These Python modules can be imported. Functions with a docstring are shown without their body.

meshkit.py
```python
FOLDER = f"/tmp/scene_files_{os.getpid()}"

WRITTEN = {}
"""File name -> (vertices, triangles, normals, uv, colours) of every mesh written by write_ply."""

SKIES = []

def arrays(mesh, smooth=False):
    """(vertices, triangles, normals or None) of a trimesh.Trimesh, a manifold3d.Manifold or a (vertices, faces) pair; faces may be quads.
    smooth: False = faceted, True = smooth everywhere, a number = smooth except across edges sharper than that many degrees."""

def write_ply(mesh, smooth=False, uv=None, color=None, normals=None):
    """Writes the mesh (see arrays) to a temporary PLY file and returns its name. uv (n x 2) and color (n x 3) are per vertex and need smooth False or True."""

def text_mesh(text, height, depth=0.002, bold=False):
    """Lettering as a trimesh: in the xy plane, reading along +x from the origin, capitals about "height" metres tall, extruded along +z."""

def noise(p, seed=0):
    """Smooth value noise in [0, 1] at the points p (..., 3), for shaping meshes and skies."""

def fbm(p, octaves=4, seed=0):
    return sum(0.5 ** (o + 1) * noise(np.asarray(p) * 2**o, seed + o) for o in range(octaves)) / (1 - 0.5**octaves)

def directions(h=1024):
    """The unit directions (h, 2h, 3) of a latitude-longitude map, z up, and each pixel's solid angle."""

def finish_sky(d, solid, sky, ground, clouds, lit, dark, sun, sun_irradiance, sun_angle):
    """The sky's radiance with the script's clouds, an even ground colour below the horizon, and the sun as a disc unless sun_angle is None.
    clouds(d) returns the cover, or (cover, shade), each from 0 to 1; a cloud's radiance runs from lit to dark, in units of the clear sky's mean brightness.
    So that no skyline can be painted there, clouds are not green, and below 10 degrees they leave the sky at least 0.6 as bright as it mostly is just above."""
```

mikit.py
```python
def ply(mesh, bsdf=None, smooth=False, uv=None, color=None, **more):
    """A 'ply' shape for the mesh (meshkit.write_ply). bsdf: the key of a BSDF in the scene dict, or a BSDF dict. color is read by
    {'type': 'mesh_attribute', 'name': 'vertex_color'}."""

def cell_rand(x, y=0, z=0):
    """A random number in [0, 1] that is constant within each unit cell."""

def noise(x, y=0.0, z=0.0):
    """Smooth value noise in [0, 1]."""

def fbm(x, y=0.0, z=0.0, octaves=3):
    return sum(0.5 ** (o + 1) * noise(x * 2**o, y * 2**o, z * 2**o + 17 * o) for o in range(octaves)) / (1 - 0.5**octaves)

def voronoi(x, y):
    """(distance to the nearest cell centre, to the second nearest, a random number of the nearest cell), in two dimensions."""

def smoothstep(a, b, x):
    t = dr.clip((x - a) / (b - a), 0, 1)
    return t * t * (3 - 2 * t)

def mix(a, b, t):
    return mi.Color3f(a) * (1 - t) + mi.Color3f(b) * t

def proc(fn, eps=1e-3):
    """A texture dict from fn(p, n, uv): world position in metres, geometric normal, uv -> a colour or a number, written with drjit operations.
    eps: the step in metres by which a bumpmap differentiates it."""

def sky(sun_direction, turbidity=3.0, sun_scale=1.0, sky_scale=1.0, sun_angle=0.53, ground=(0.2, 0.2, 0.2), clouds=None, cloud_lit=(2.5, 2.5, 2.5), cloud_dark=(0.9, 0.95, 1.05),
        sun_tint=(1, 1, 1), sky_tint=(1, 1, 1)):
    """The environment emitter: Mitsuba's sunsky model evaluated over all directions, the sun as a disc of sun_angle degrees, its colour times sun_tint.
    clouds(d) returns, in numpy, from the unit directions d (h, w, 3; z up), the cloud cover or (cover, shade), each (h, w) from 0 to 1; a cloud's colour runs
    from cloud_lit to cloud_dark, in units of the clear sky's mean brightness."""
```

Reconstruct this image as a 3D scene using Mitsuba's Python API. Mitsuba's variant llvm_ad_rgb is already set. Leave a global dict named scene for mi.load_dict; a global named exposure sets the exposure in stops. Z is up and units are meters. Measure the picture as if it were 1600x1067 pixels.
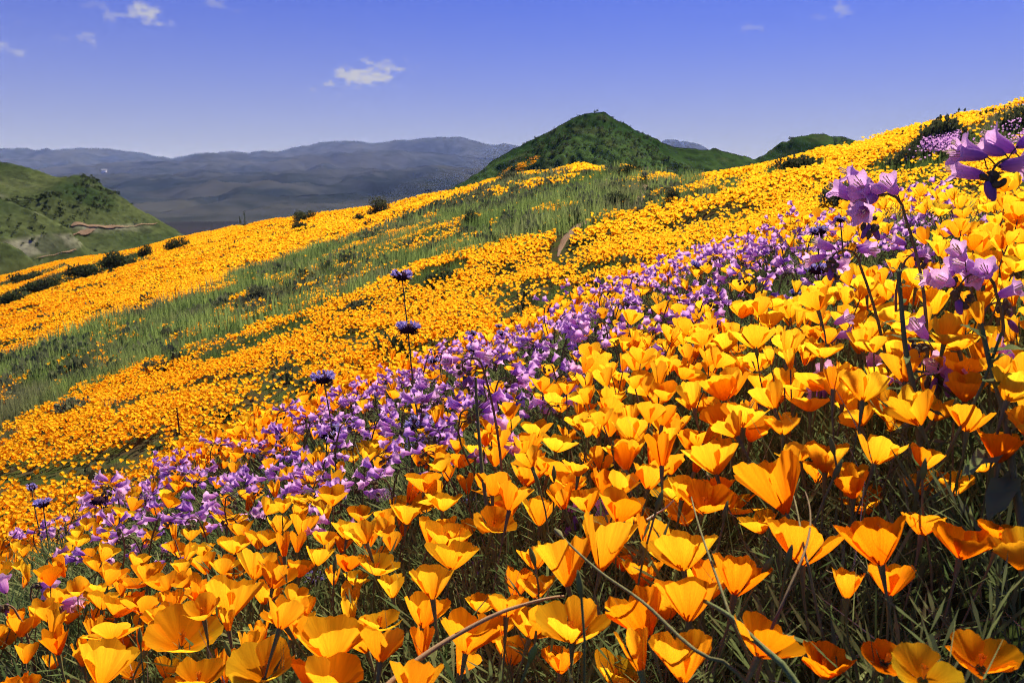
import math, numpy as np, trimesh, shapely, drjit as dr, mitsuba as mi, mikit, meshkit
from mikit import noise, fbm, smoothstep, mix, cell_rand
T = mi.ScalarTransform4f
RNG = np.random.default_rng(7)

# ------------------------------------------------------------------ camera, sky, exposure
F_PX, CX, CY, HORIZON = 1256.0, 800.0, 533.5, 290.0          # measured on the 1600 x 1067 photograph
PITCH = math.atan((CY - HORIZON) / F_PX)
SP, CP = math.sin(PITCH), math.cos(PITCH)
scene, labels = {}, {}
scene['camera'] = {'type': 'thinlens', 'fov': math.degrees(2 * math.atan(800 / F_PX)), 'fov_axis': 'x', 'near_clip': 0.02, 'far_clip': 60000.0,
                   'aperture_radius': 0.0007, 'focus_distance': 1.3,
                   'to_world': T().look_at(origin=[0, 0, 0], target=[0, CP, -SP], up=[0, 0, 1])}


def pix_dir(u, v):
    """direction with unit forward (y) component of a photograph pixel"""
    s, t = (np.asarray(u, float) - CX) / F_PX, (CY - np.asarray(v, float)) / F_PX
    y = CP + t * SP
    return np.stack(np.broadcast_arrays(s / y, np.ones_like(y * s), (-SP + t * CP) / y), -1)


def at(u, v, Y):
    return pix_dir(u, v) * np.asarray(Y, float)[..., None] if np.ndim(Y) else pix_dir(u, v) * Y


CLOUDS = [(572, 120, 60, 17, 1.0, -.16), (600, 105, 34, 10, .8, -.3), (226, 22, 26, 13, .9, .15), (176, 25, 14, 6, .5, 0), (150, 9, 24, 5, .35, 0), (332, 2, 34, 12, .4, .3),
          (18, 80, 30, 8, .6, .2), (50, 52, 60, 10, .28, .1), (138, 60, 14, 9, .5, .5), (90, 60, 14, 5, .35, .1), (118, 70, 10, 4, .3, 0), (705, 139, 12, 4, .45, 0), (1175, 45, 24, 5, .4, .05),
          (1316, 15, 15, 12, .5, .4), (1343, 153, 30, 6, .38, -.1), (1280, 26, 12, 5, .3, 0), (20, 38, 14, 4, .3, 0), (1116, 18, 10, 4, .2, 0)]


def clouds(d):
    y = np.maximum(d[..., 1], 1e-3)
    az, el = np.arctan2(d[..., 0], d[..., 1]), np.arcsin(np.clip(d[..., 2], -1, 1))
    p = np.stack([az * 60, el * 150, az * 0], -1)
    n = meshkit.fbm(p + 40, 5, 3)
    fine = meshkit.fbm(np.stack([az * 150, el * 420 + az * 30, az * 0], -1), 4, 9)
    cover = 0
    for u, v, w, h, k, sl in CLOUDS:
        c = pix_dir(u, v)
        a0, e0 = math.atan2(c[0], c[1]), math.atan2(c[2], math.hypot(c[0], c[1]))
        du, dv = (az - a0) * F_PX * .93, -(el - e0) * F_PX * .97
        dv = dv - sl * du
        g = np.exp(-((du / w) ** 2 + (dv / h) ** 2))
        cover = np.maximum(cover, k * np.clip(.95 * (g * 1.5 + (n - .5) * 1.7 + (fine - .5) * 2.2 - .50), 0, 1) * np.clip(g * 6, 0, 1))
    veil = .90 * np.exp(-(np.maximum(el, 0) / math.radians(8.0)) ** 1.6) * (.9 + .2 * meshkit.fbm(np.stack([az * 2, el * 9, az * 0 + 3], -1), 2, 4))
    cover = np.where(d[..., 1] > 0, cover, 0)
    return np.clip(np.maximum(cover, veil), 0, .95), np.where(cover > veil, 0.1, .75)


SUN_AZ, SUN_EL = 28.0, 50.0
sun = [math.sin(math.radians(SUN_AZ)) * math.cos(math.radians(SUN_EL)), math.cos(math.radians(SUN_AZ)) * math.cos(math.radians(SUN_EL)), math.sin(math.radians(SUN_EL))]
scene['sky'] = mikit.sky(sun, turbidity=3.0, sun_scale=.86, sun_angle=1.5, clouds=clouds, cloud_lit=(3.2, 3.2, 3.35), cloud_dark=(2.1, 2.3, 3.0), sky_tint=(0.050, 0.098, 0.45), ground=(.25, .2, .1))
exposure = 2.95


# ------------------------------------------------------------------ materials
def rgb(*c):
    return {'type': 'rgb', 'value': list(c)}


def petal_tex(p, n, uv):
    k = dr.floor(uv.x)
    t, s = uv.x - k, uv.y
    h = k / 7.0
    tip = mix((0.94, 0.29, 0.004), (0.96, 0.64, 0.025), h)
    base = mix((0.88, 0.14, 0.001), (0.94, 0.34, 0.004), h)
    vein = .6 * noise(t * 46 + k * 9, s * 2.2, k) + .4 * noise(t * 120, s * 3, k + 5)
    c = mix(base, tip, smoothstep(0.02, 0.95, s + 0.16 * (vein - 0.5)))
    return c * (0.82 + 0.22 * vein)


def bell_tex(p, n, uv):
    k = dr.floor(uv.x)
    t, s = uv.x - k, uv.y
    h = k / 7.0
    a = mix((0.36, 0.13, 0.62), (0.60, 0.26, 0.70), h)
    b = mix((0.60, 0.36, 0.82), (0.82, 0.52, 0.86), h)
    return mix(a, b, smoothstep(0.1, 0.9, s)) * (0.86 + 0.2 * noise(t * 30, s * 3, k))


def leaf_tex(p, n, uv):
    k = dr.floor(uv.x)
    h = k / 7.0
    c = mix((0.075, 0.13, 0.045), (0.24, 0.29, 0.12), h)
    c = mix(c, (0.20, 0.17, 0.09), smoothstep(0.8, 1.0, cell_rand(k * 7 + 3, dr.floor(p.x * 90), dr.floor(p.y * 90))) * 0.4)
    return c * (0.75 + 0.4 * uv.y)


def grass_tex(p, n, uv):
    k = dr.floor(uv.x)
    c = mix((0.10, 0.19, 0.05), (0.29, 0.40, 0.12), k / 7.0)
    return mix(c, (0.22, 0.21, 0.13), smoothstep(.5, .75, fbm(p.x * .5, p.y * .5, 4)) * .75)


def soil_tex(p, n, uv):
    f = fbm(p.x * 30, p.y * 30, p.z * 30, 4)
    c = mix((0.03, 0.026, 0.014), (0.075, 0.06, 0.034), f)
    g = mix((0.025, 0.045, 0.012), (0.06, 0.085, 0.024), fbm(p.x * 2.2, p.y * 2.2, 3))
    c = mix(c, g, smoothstep(.35, .6, fbm(p.x * 5 + 9, p.y * 5, 2)) * .8 + .1)
    dist = dr.sqrt(p.x * p.x + p.y * p.y)
    valley = mix((0.010, 0.015, 0.016), (0.032, 0.030, 0.03), fbm(p.x * .006, p.y * .006, 1, 4))
    return mix(c, valley, smoothstep(100, 300, dist))


def hill_tex(p, n, uv):
    big = fbm(p.x * .035, p.y * .035, p.z * .09, 4)
    mid = fbm(p.x * .25, p.y * .25, p.z * .25, 4)
    fine = fbm(p.x * 1.6, p.y * 1.6, p.z * 1.6, 3)
    c = mix((0.020, 0.052, 0.016), (0.048, 0.094, 0.028), smoothstep(.3, .65, big))
    c = mix(c, (0.06, 0.07, 0.03), smoothstep(.52, .72, mid) * .5)
    c = mix(c, (0.022, 0.04, 0.018), smoothstep(.55, .68, fbm(p.x * .5 + 7, p.y * .5, p.z * .5, 3)) * .8)
    return c * (0.7 + 0.6 * fine)


def left_hill_tex(p, n, uv):
    big = fbm(p.x * .05, p.y * .05, p.z * .12, 4)
    mid = fbm(p.x * .22, p.y * .22, p.z * .3, 4)
    fine = fbm(p.x * 1.4, p.y * 1.4, p.z * 1.4, 3)
    c = mix((0.024, 0.046, 0.018), (0.062, 0.085, 0.034), smoothstep(.3, .65, big))
    c = mix(c, (0.20, 0.21, 0.16), smoothstep(.60, .78, fbm(p.x * .05 + 31, p.y * .05, p.z * .2, 4)) * .8)
    c = mix(c, (0.03, 0.045, 0.022), smoothstep(.55, .7, mid) * .8)
    return c * (0.35 + 1.1 * fine)


def mount_tex(p, n, uv):
    a = fbm(p.x * .0022, p.y * .0022, p.z * .006, 5)
    b = fbm(p.x * .012, p.y * .012, p.z * .02, 4)
    return mix((0.012, 0.020, 0.022), (0.044, 0.050, 0.046), smoothstep(.3, .7, .6 * a + .4 * b))


def path_tex(p, n, uv):
    return mix((0.15, 0.11, 0.07), (0.27, 0.20, 0.14), fbm(p.x * 3, p.y * 3, p.z * 3, 4))


def stem_tex(p, n, uv):
    k = dr.floor(uv.x)
    c = mix((0.13, 0.17, 0.065), (0.21, 0.13, 0.08), k / 7.0)
    return c * (0.68 + 0.45 * noise(p.x * 300, p.y * 300, p.z * 60))


def shrub_tex(p, n, uv):
    k = dr.floor(uv.x)
    return mix((0.045, 0.068, 0.03), (0.18, 0.21, 0.115), k / 7.0)


def thin(tex, trans, rough=.5, eta=1.3, **kw):
    return {'type': 'principledthin', 'base_color': tex, 'roughness': rough, 'diff_trans': trans, 'eta': eta, **kw}


def matte(tex, rough=.9, spec=.0):
    return {'type': 'twosided', 'b': {'type': 'principled', 'base_color': tex, 'roughness': rough, 'specular': spec}}


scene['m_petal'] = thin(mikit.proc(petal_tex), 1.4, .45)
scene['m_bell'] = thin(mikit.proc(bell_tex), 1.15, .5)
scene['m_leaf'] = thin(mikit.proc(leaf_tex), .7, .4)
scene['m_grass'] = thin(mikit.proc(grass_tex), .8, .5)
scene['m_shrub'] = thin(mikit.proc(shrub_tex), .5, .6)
scene['m_soil'] = matte(mikit.proc(soil_tex))
scene['m_hill'] = matte(mikit.proc(hill_tex))
scene['m_left_hill'] = matte(mikit.proc(left_hill_tex))
scene['m_mount'] = matte(mikit.proc(mount_tex))
scene['m_path'] = matte(mikit.proc(path_tex))
scene['m_stem'] = matte(mikit.proc(stem_tex), .8, .08)
scene['m_dry'] = matte(rgb(.30, .20, .11), .9, .05)
scene['m_straw'] = matte(rgb(.52, .46, .32), .7)
scene['m_stamen'] = matte(rgb(.75, .33, .02), .7)
scene['m_bract'] = matte(rgb(.035, .016, .028), .6)
scene['m_calyx'] = matte(rgb(.12, .10, .06), .7)
scene['m_bud'] = matte(rgb(.24, .10, .32), .6)
scene['m_sage'] = thin(rgb(.42, .38, .78), .6)
scene['m_plaster'] = matte(rgb(.8, .8, .78))
scene['m_roof'] = matte(rgb(.35, .33, .3))
scene['m_stake'] = matte(rgb(.09, .05, .03))


# ------------------------------------------------------------------ mesh helpers
class Bag:
    def __init__(self):
        self.v, self.f, self.t, self.n = [], [], [], 0

    def add(self, v, f, uv=None, hue=0):
        v = np.asarray(v, float)
        uv = np.full((len(v), 2), .5) if uv is None else np.array(uv, float)
        uv[:, 0] += hue
        self.v.append(v); self.f.append(np.asarray(f, int) + self.n); self.t.append(uv)
        self.n += len(v)
        return self

    def put(self, key, mat, smooth=True):
        scene[key] = mikit.ply((np.vstack(self.v), np.vstack(self.f)), mat, smooth=smooth, uv=np.vstack(self.t))
        return key


def tris(f):
    f = np.asarray(f)
    return np.vstack([f[:, [0, 1, 2]], f[:, [0, 2, 3]]])


def grid_faces(nr, nc):
    i = np.arange(nr - 1)[:, None] * nc + np.arange(nc - 1)
    return tris(np.stack([i, i + 1, i + 1 + nc, i + nc], -1).reshape(-1, 4))


def unit(v):
    v = np.asarray(v, float)
    return v / np.maximum(np.linalg.norm(v, axis=-1, keepdims=True), 1e-12)


def frame(axis):
    w = unit(axis)
    a = np.array([1.0, 0, 0]) if abs(w[0]) < .8 else np.array([0, 1.0, 0])
    u = unit(np.cross(a, w))
    return np.stack([u, np.cross(w, u), w], 1)


def tube(pts, rad, sides=5, cap=True):
    p = np.asarray(pts, float)
    n = len(p)
    rad = np.broadcast_to(rad, (n,))
    t = unit(np.gradient(p, axis=0))
    ref = np.array([0.36, 0.83, 0.42])
    a = unit(np.cross(t, ref)); b = np.cross(t, a)
    g = np.arange(sides) * 2 * np.pi / sides
    v = p[:, None] + rad[:, None, None] * (np.cos(g)[None, :, None] * a[:, None] + np.sin(g)[None, :, None] * b[:, None])
    i, j = np.meshgrid(np.arange(n - 1), np.arange(sides), indexing='ij')
    f = tris(np.stack([i * sides + j, i * sides + (j + 1) % sides, (i + 1) * sides + (j + 1) % sides, (i + 1) * sides + j], -1).reshape(-1, 4))
    uv = np.stack([np.full(n * sides, .5), np.repeat(np.linspace(0, 1, n), sides)], 1)
    return v.reshape(-1, 3), f, uv


def bezier(p0, p1, p2, p3, n):
    t = np.linspace(0, 1, n)[:, None]
    return (1 - t) ** 3 * p0 + 3 * t * (1 - t) ** 2 * p1 + 3 * t * t * (1 - t) * p2 + t ** 3 * p3


def smooth_line(pts, n):
    p = np.asarray(pts, float)
    d = np.r_[0, np.cumsum(np.linalg.norm(np.diff(p, axis=0), axis=1))]
    from scipy.interpolate import PchipInterpolator
    return PchipInterpolator(d, p, axis=0)(np.linspace(0, d[-1], n))


def rotations(n, rng, tilt, up=None):
    """n random spins about z, then a random tilt of up to about TILT radians"""
    a, b, t = rng.uniform(0, 2 * np.pi, n), rng.uniform(0, 2 * np.pi, n), np.abs(rng.normal(0, tilt, n))
    w = np.stack([np.sin(t) * np.cos(b), np.sin(t) * np.sin(b), np.cos(t)], 1)
    r = np.stack([np.cos(a), np.sin(a), a * 0], 1)
    u = unit(r - w * (r * w).sum(1, keepdims=True))
    return np.stack([u, np.cross(w, u), w], 2)


def scatter(bag, tmpl, P, R, S, hue):
    v, f, uv = tmpl
    k, m = len(P), len(v)
    if not k:
        return
    S = np.broadcast_to(np.asarray(S, float).reshape(len(np.atleast_1d(S)), -1), (k, 3)) if np.ndim(S) else np.full((k, 3), S)
    V = np.einsum('kij,kmj->kmi', R, v[None] * S[:, None]) + P[:, None]
    UV = np.tile(uv, (k, 1, 1)); UV[..., 0] += np.asarray(hue)[:, None]
    bag.add(V.reshape(-1, 3), (f[None] + (np.arange(k) * m)[:, None, None]).reshape(-1, 3), UV.reshape(-1, 2))


def numbered(name):
    if name not in labels and name not in scene:
        return name
    k = 1
    while f'{name}_{k:03d}' in labels or f'{name}_{k:03d}' in scene:
        k += 1
    return f'{name}_{k:03d}'


COUNT = {}


def thing(name, label, cat, group=None):
    c = COUNT.get(name, 0); COUNT[name] = c + 1
    key = name if c == 0 else f'{name}_{c:03d}'
    labels[key] = {'label': label, 'category': cat, **({'group': group} if group else {})}
    return key


def part(root, name):
    k = root + '__' + name
    c = COUNT.get(k, 0); COUNT[k] = c + 1
    return k if c == 0 else f'{k}_{c:03d}'


def setting(key, label=None, kind='structure', cat=None):
    labels[key] = {'kind': kind, **({'label': label} if label else {}), **({'category': cat} if cat else {})}


# ------------------------------------------------------------------ terrain
NA, NB, NH = .36, -.072, .47          # near bench: z = -NH + NA x + NB y
FA, FB, FH = .24, .064, 2.8           # far hillside
HEAD = .16                            # mean height of the poppy heads above the near bench
CREST_U = np.array([-400, 0, 100, 200, 280, 400, 500, 600, 680, 750, 800, 850, 900, 960, 1010, 1060, 1120, 1180, 1240, 1300, 1360, 1420, 1500, 1560, 1600, 1900.])
CREST_V = np.array([500, 434, 414, 394, 372, 355, 343, 325, 305, 290, 277, 271, 267, 271, 278, 283, 281, 264, 250, 236, 222, 208, 187, 172, 164, 100.])
_d = pix_dir(CREST_U, CREST_V)
CREST_S = _d[:, 0]
CREST_Y = np.clip(FH / (FA * _d[:, 0] + FB - _d[:, 2]), 14, 140)
EDGE_U = np.array([-300, 0, 200, 520, 800, 1100, 1300, 1400, 1500, 1600, 2000.])
EDGE_S = (EDGE_U - CX) / F_PX
EDGE_Y = np.array([1.7, 1.95, 2.35, 2.8, 2.95, 3.1, 3.0, 2.75, 2.25, 1.9, 1.5])


def sstep(a, b, x):
    t = np.clip((x - a) / (b - a), 0, 1)
    return t * t * (3 - 2 * t)


def nz(x, y, sc, seed):
    return meshkit.fbm(np.stack([x * sc, y * sc, x * 0 + seed * 7.3], -1), 3, seed) - .5


def ground(x, y):
    x, y = np.broadcast_arrays(np.asarray(x, float), np.asarray(y, float))
    r = np.hypot(x, y)
    s = np.clip(x / np.maximum(y, .5 * r + .05), -1.6, 1.6)
    xe, ye = 260 * np.tanh(x / 260), np.where(y < 0, 60 * np.tanh(y / 60), y)
    near = -NH + NA * x + NB * y + .05 * nz(x, y, 1.6, 1)
    far = -FH + FA * xe + FB * ye
    amp = sstep(5, 14, r)
    along = x * .9 + y * .42                   # terraces run down to the left
    far = far + amp * (.55 * nz(along * .4, (y - .3 * x), .22, 2) + .9 * nz(x, y, .12, 4) + .22 * nz(x, y, .7, 3))
    yc = np.interp(s, CREST_S, CREST_Y) * (1 + .12 * nz(x, y, .02, 8))
    rr = r / np.sqrt(1 + s * s)
    w = .12 * yc
    over = np.maximum(rr - yc + w * .3, 0)
    far = far - .5 * (np.sqrt(over ** 2 + w ** 2) - w)
    ey = np.interp(s, EDGE_S, EDGE_Y)
    k = sstep(ey, ey + 5.0, np.where(y > 0, rr, np.abs(rr)))
    near = near - .22 * np.maximum(rr - ey, 0)
    z = near * (1 - k) + far * k
    v = -62 + 6 * nz(x, y, .004, 6)
    d = 8.0
    return np.where(z - v > 40, z, v + d * np.log1p(np.exp(np.clip((z - v) / d, -40, 40))))


def hit(u, v, y0=3.6, y1=220.):
    """where the view ray of a photograph pixel meets the far hillside"""
    d = pix_dir(u, v)
    y = np.geomspace(y0, y1, 1500)
    below = ground(d[0] * y, y) >= d[2] * y
    k = int(np.argmax(below)) if below.any() else len(y) - 1
    return d * y[k]


def bench(u, v, dz=HEAD):
    """where it meets the level of the poppy heads on the near bench"""
    d = pix_dir(u, v)
    return d * ((NH - dz) / (NA * d[..., 0] + NB - d[..., 2]))[..., None]


def far_poly(px):
    return shapely.Polygon([hit(u, v)[:2] for u, v in px]).buffer(0)


def near_poly(px):
    return shapely.Polygon([bench(u, v)[:2] for u, v in px]).buffer(0)


th = np.r_[np.linspace(-78, 78, 330), np.linspace(84, 276, 40)]
th = np.radians(np.r_[th, th[0] + 360])
rad = np.r_[.02, np.geomspace(.08, .5, 10)[:-1], np.geomspace(.5, 4, 60)[:-1], np.geomspace(4, 130, 170)[:-1], np.geomspace(130, 26000, 50)]
X, Y = rad[:, None] * np.sin(th), rad[:, None] * np.cos(th)
Z = ground(X, Y)
f = grid_faces(len(rad), len(th))[:, ::-1]
scene['ground'] = mikit.ply((np.stack([X, Y, Z], -1).reshape(-1, 3), f), 'm_soil', smooth=True)
setting('ground', 'flowering hillside falling away to a wide valley')


def ridge(key, table, D, width, back, base, mat, amp, scale, seed, nc=260, nrows=70, shape=1.0, crest_amp=0.0, label=None):
    """a hill or range: crest through the given skyline at distance D, slopes in front and behind"""
    tab = np.array(table, float)
    us = np.linspace(tab[0, 0], tab[-1, 0], nc)
    from scipy.interpolate import PchipInterpolator
    P = at(us, PchipInterpolator(tab[:, 0], tab[:, 1])(us), D)
    nb = nrows // 3
    q = np.r_[np.linspace(-1, 0, nb)[:-1], np.linspace(0, 1, nrows)]            # behind the crest, then down the front
    xs = np.broadcast_to(P[:, 0], (len(q), nc))
    ys = P[:, 1][None] - np.where(q < 0, q * back, q * width)[:, None]
    g = np.abs(q) ** shape
    zs = P[:, 2][None] + (base - P[:, 2][None]) * g[:, None]
    env = np.minimum(np.abs(q) * 4, 1)[:, None] * (1 - np.abs(q)[:, None] * .6)
    rid = 1 - np.abs(2 * meshkit.fbm(np.stack([xs * scale, ys * scale * .55, xs * 0 + seed], -1), 5, seed) - 1) * 2
    zs = zs + amp * (rid - .6) * env + crest_amp * (meshkit.fbm(np.stack([xs * scale * 9, ys * scale * 9, xs * 0], -1), 3, seed + 5) - .5)
    v = np.stack([xs, ys, zs], -1)
    scene[key] = mikit.ply((v.reshape(-1, 3), grid_faces(len(q), nc)), mat, smooth=True)
    setting(key, label)
    return v, q


ridge('mountain_range', [(-500, 262), (-300, 244), (-120, 240), (0, 232), (30, 231), (60, 235), (110, 234), (150, 231), (185, 236), (215, 238), (240, 247), (262, 250), (300, 244), (345, 238), (372, 236), (400, 241), (470, 229),
       (540, 221), (570, 224), (640, 218), (710, 214), (735, 220), (770, 227), (800, 226), (830, 232), (900, 244), (1000, 240), (1047, 217), (1090, 240), (1200, 262), (1500, 262), (1800, 270), (2200, 262)],
      9500, 3600, 3000, -70, 'm_mount', 240, .0011, 3, nc=320, nrows=60, crest_amp=45, label='far blue mountain range on the horizon')
mr_v, _ = ridge('mountain_range_001', [(-400, 300), (-100, 282), (60, 272), (150, 266), (195, 258), (240, 256), (330, 250), (372, 240), (395, 246), (440, 247), (500, 244), (560, 238), (620, 236), (680, 240), (740, 246), (820, 252), (1000, 262), (1300, 268), (1900, 280)],
      6800, 2600, 1500, -70, 'm_mount', 190, .0014, 11, nc=320, nrows=60, crest_amp=30, label='hazy middle mountain range')
ridge('mountain_foothill', [(-300, 318), (0, 290), (90, 282), (150, 286), (260, 276), (330, 279), (400, 270), (470, 274), (560, 264), (640, 268), (700, 262), (760, 268), (900, 276), (1300, 300), (1900, 318)],
      4700, 3000, 900, -70, 'm_mount', 120, .0022, 17, nc=320, nrows=54, crest_amp=14, label='low hazy foothills before the mountains')

ridge('mountain_foothill_001', [(-300, 322), (0, 312), (120, 318), (230, 309), (300, 315), (380, 306), (470, 313), (540, 303), (620, 309), (700, 300), (780, 306), (900, 312), (1300, 322), (1900, 330)],
      2600, 1300, 700, -66, 'm_mount', 34, .004, 29, nc=260, nrows=50, crest_amp=6, label='nearest low dark foothills on the valley floor')

hill_v, hill_q = ridge('green_hill', [(600, 330), (660, 314), (700, 297), (735, 278), (770, 252), (800, 234), (825, 222), (850, 210), (880, 193), (905, 181), (922, 177), (935, 175), (950, 179), (975, 194), (1000, 206), (1030, 220),
      (1060, 230), (1090, 234), (1115, 233), (1140, 238), (1165, 244), (1200, 262), (1260, 290), (1330, 330)], 255, 105, 60, -26, 'm_hill', 7, .055, 5, nc=280, nrows=120, shape=.95, crest_amp=1.2, label='dark green conical hill behind the flower slope')
hill2_v, _ = ridge('green_hill_001', [(1100, 300), (1150, 262), (1190, 243), (1220, 224), (1250, 213), (1275, 210), (1300, 212), (1330, 218), (1380, 226), (1480, 250), (1600, 300)], 300, 90, 60, -26, 'm_hill', 6, .05, 9, nc=200, nrows=90, crest_amp=1.2, label='small rounded green hill at right')
lh_v, _ = ridge('left_hill', [(-500, 200), (-300, 215), (-150, 235), (-40, 250), (0, 254), (30, 259), (62, 268), (90, 276), (112, 277), (122, 274), (140, 277), (160, 290), (185, 304), (200, 316), (225, 331), (250, 347), (290, 372), (330, 400), (380, 430)],
                210, 105, 60, -34, 'm_left_hill', 3.0, .05, 21, nc=280, nrows=110, shape=1.12, crest_amp=1.1, label='green hillside with a dirt road across the valley')
lh2_v, _ = ridge('left_spur', [(-400, 270), (-200, 285), (-60, 300), (0, 311), (40, 325), (75, 340), (105, 357), (118, 375), (128, 392), (150, 430), (170, 470)], 150, 62, 30, -32, 'm_left_hill', 1.8, .06, 27, nc=200, nrows=90, shape=1.1, crest_amp=.9, label='pale grassy spur of the left hill')
lh3_v, _ = ridge('left_spur_001', [(-300, 330), (-100, 362), (0, 378), (30, 390), (46, 404), (56, 425), (75, 470)], 105, 34, 20, -28, 'm_left_hill', 1.0, .1, 33, nc=140, nrows=80, shape=1.1, crest_amp=.5, label='low dark green spur at the far left')


# ------------------------------------------------------------------ haze over the valley
scene['haze_medium'] = {'type': 'homogeneous', 'albedo': rgb(.93, .95, .97), 'sigma_t': rgb(1.7e-5, 2.5e-5, 5.4e-5)}
scene['haze'] = {'type': 'cube', 'to_world': T().translate([0, 0, 330]).scale([27000, 27000, 420]), 'bsdf': {'type': 'null'}, 'interior': {'type': 'ref', 'id': 'haze_medium'}}
labels['haze'] = {'kind': 'stuff', 'label': 'thin blue haze filling the valley air'}
scene['camera']['medium'] = {'type': 'ref', 'id': 'haze_medium'}


# ------------------------------------------------------------------ small templates (v, f, uv)
def fan_cup(n=4, th=.75, two=True):
    """far poppy: N petals of one or two triangles, 1 across and about .7 tall"""
    v, f, uv = [], [], []
    for k in range(n):
        a = 2 * np.pi * k / n
        w = .80
        o = len(v)
        c = [(0, 0, 0), (.5 * math.cos(a - w), .5 * math.sin(a - w), .56), (.5 * math.cos(a), .5 * math.sin(a), .70), (.5 * math.cos(a + w), .5 * math.sin(a + w), .56)]
        v += c if two else [c[0], c[1], c[3]]
        f += [(o, o + 1, o + 2), (o, o + 2, o + 3)] if two else [(o, o + 1, o + 2)]
        uv += [(.5, .1), (.3, .9), (.5, 1), (.7, .9)] if two else [(.5, .1), (.3, .9), (.7, .9)]
    return np.array(v), np.array(f), np.array(uv)


def blade(h=1.0, w=.05, bend=.25, segs=2):
    z = np.linspace(0, 1, segs + 1)
    x = bend * z ** 2
    ws = w * (1 - z * .92)
    v = np.stack([np.r_[x, x], np.r_[-ws, ws] * .5, np.r_[z, z] * h], 1)
    n = segs + 1
    f = np.array([[i, i + 1, n + i + 1] for i in range(segs)] + [[i, n + i + 1, n + i] for i in range(segs)])
    return v, f, np.stack([np.full(2 * n, .5), np.r_[z, z]], 1)


def tuft(n, rng, spread=.25, w=.045, lean=.5, segs=1):
    b = Bag()
    for _ in range(n):
        v, f, uv = blade(rng.uniform(.6, 1), w * rng.uniform(.6, 1.3), rng.uniform(.0, lean), segs)
        a = rng.uniform(0, 2 * np.pi)
        R = np.array([[math.cos(a), -math.sin(a), 0], [math.sin(a), math.cos(a), 0], [0, 0, 1]])
        b.add(v @ R.T + np.r_[rng.normal(0, spread, 2) * .5, 0], f, uv)
    return np.vstack(b.v), np.vstack(b.f), np.vstack(b.t)


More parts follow.
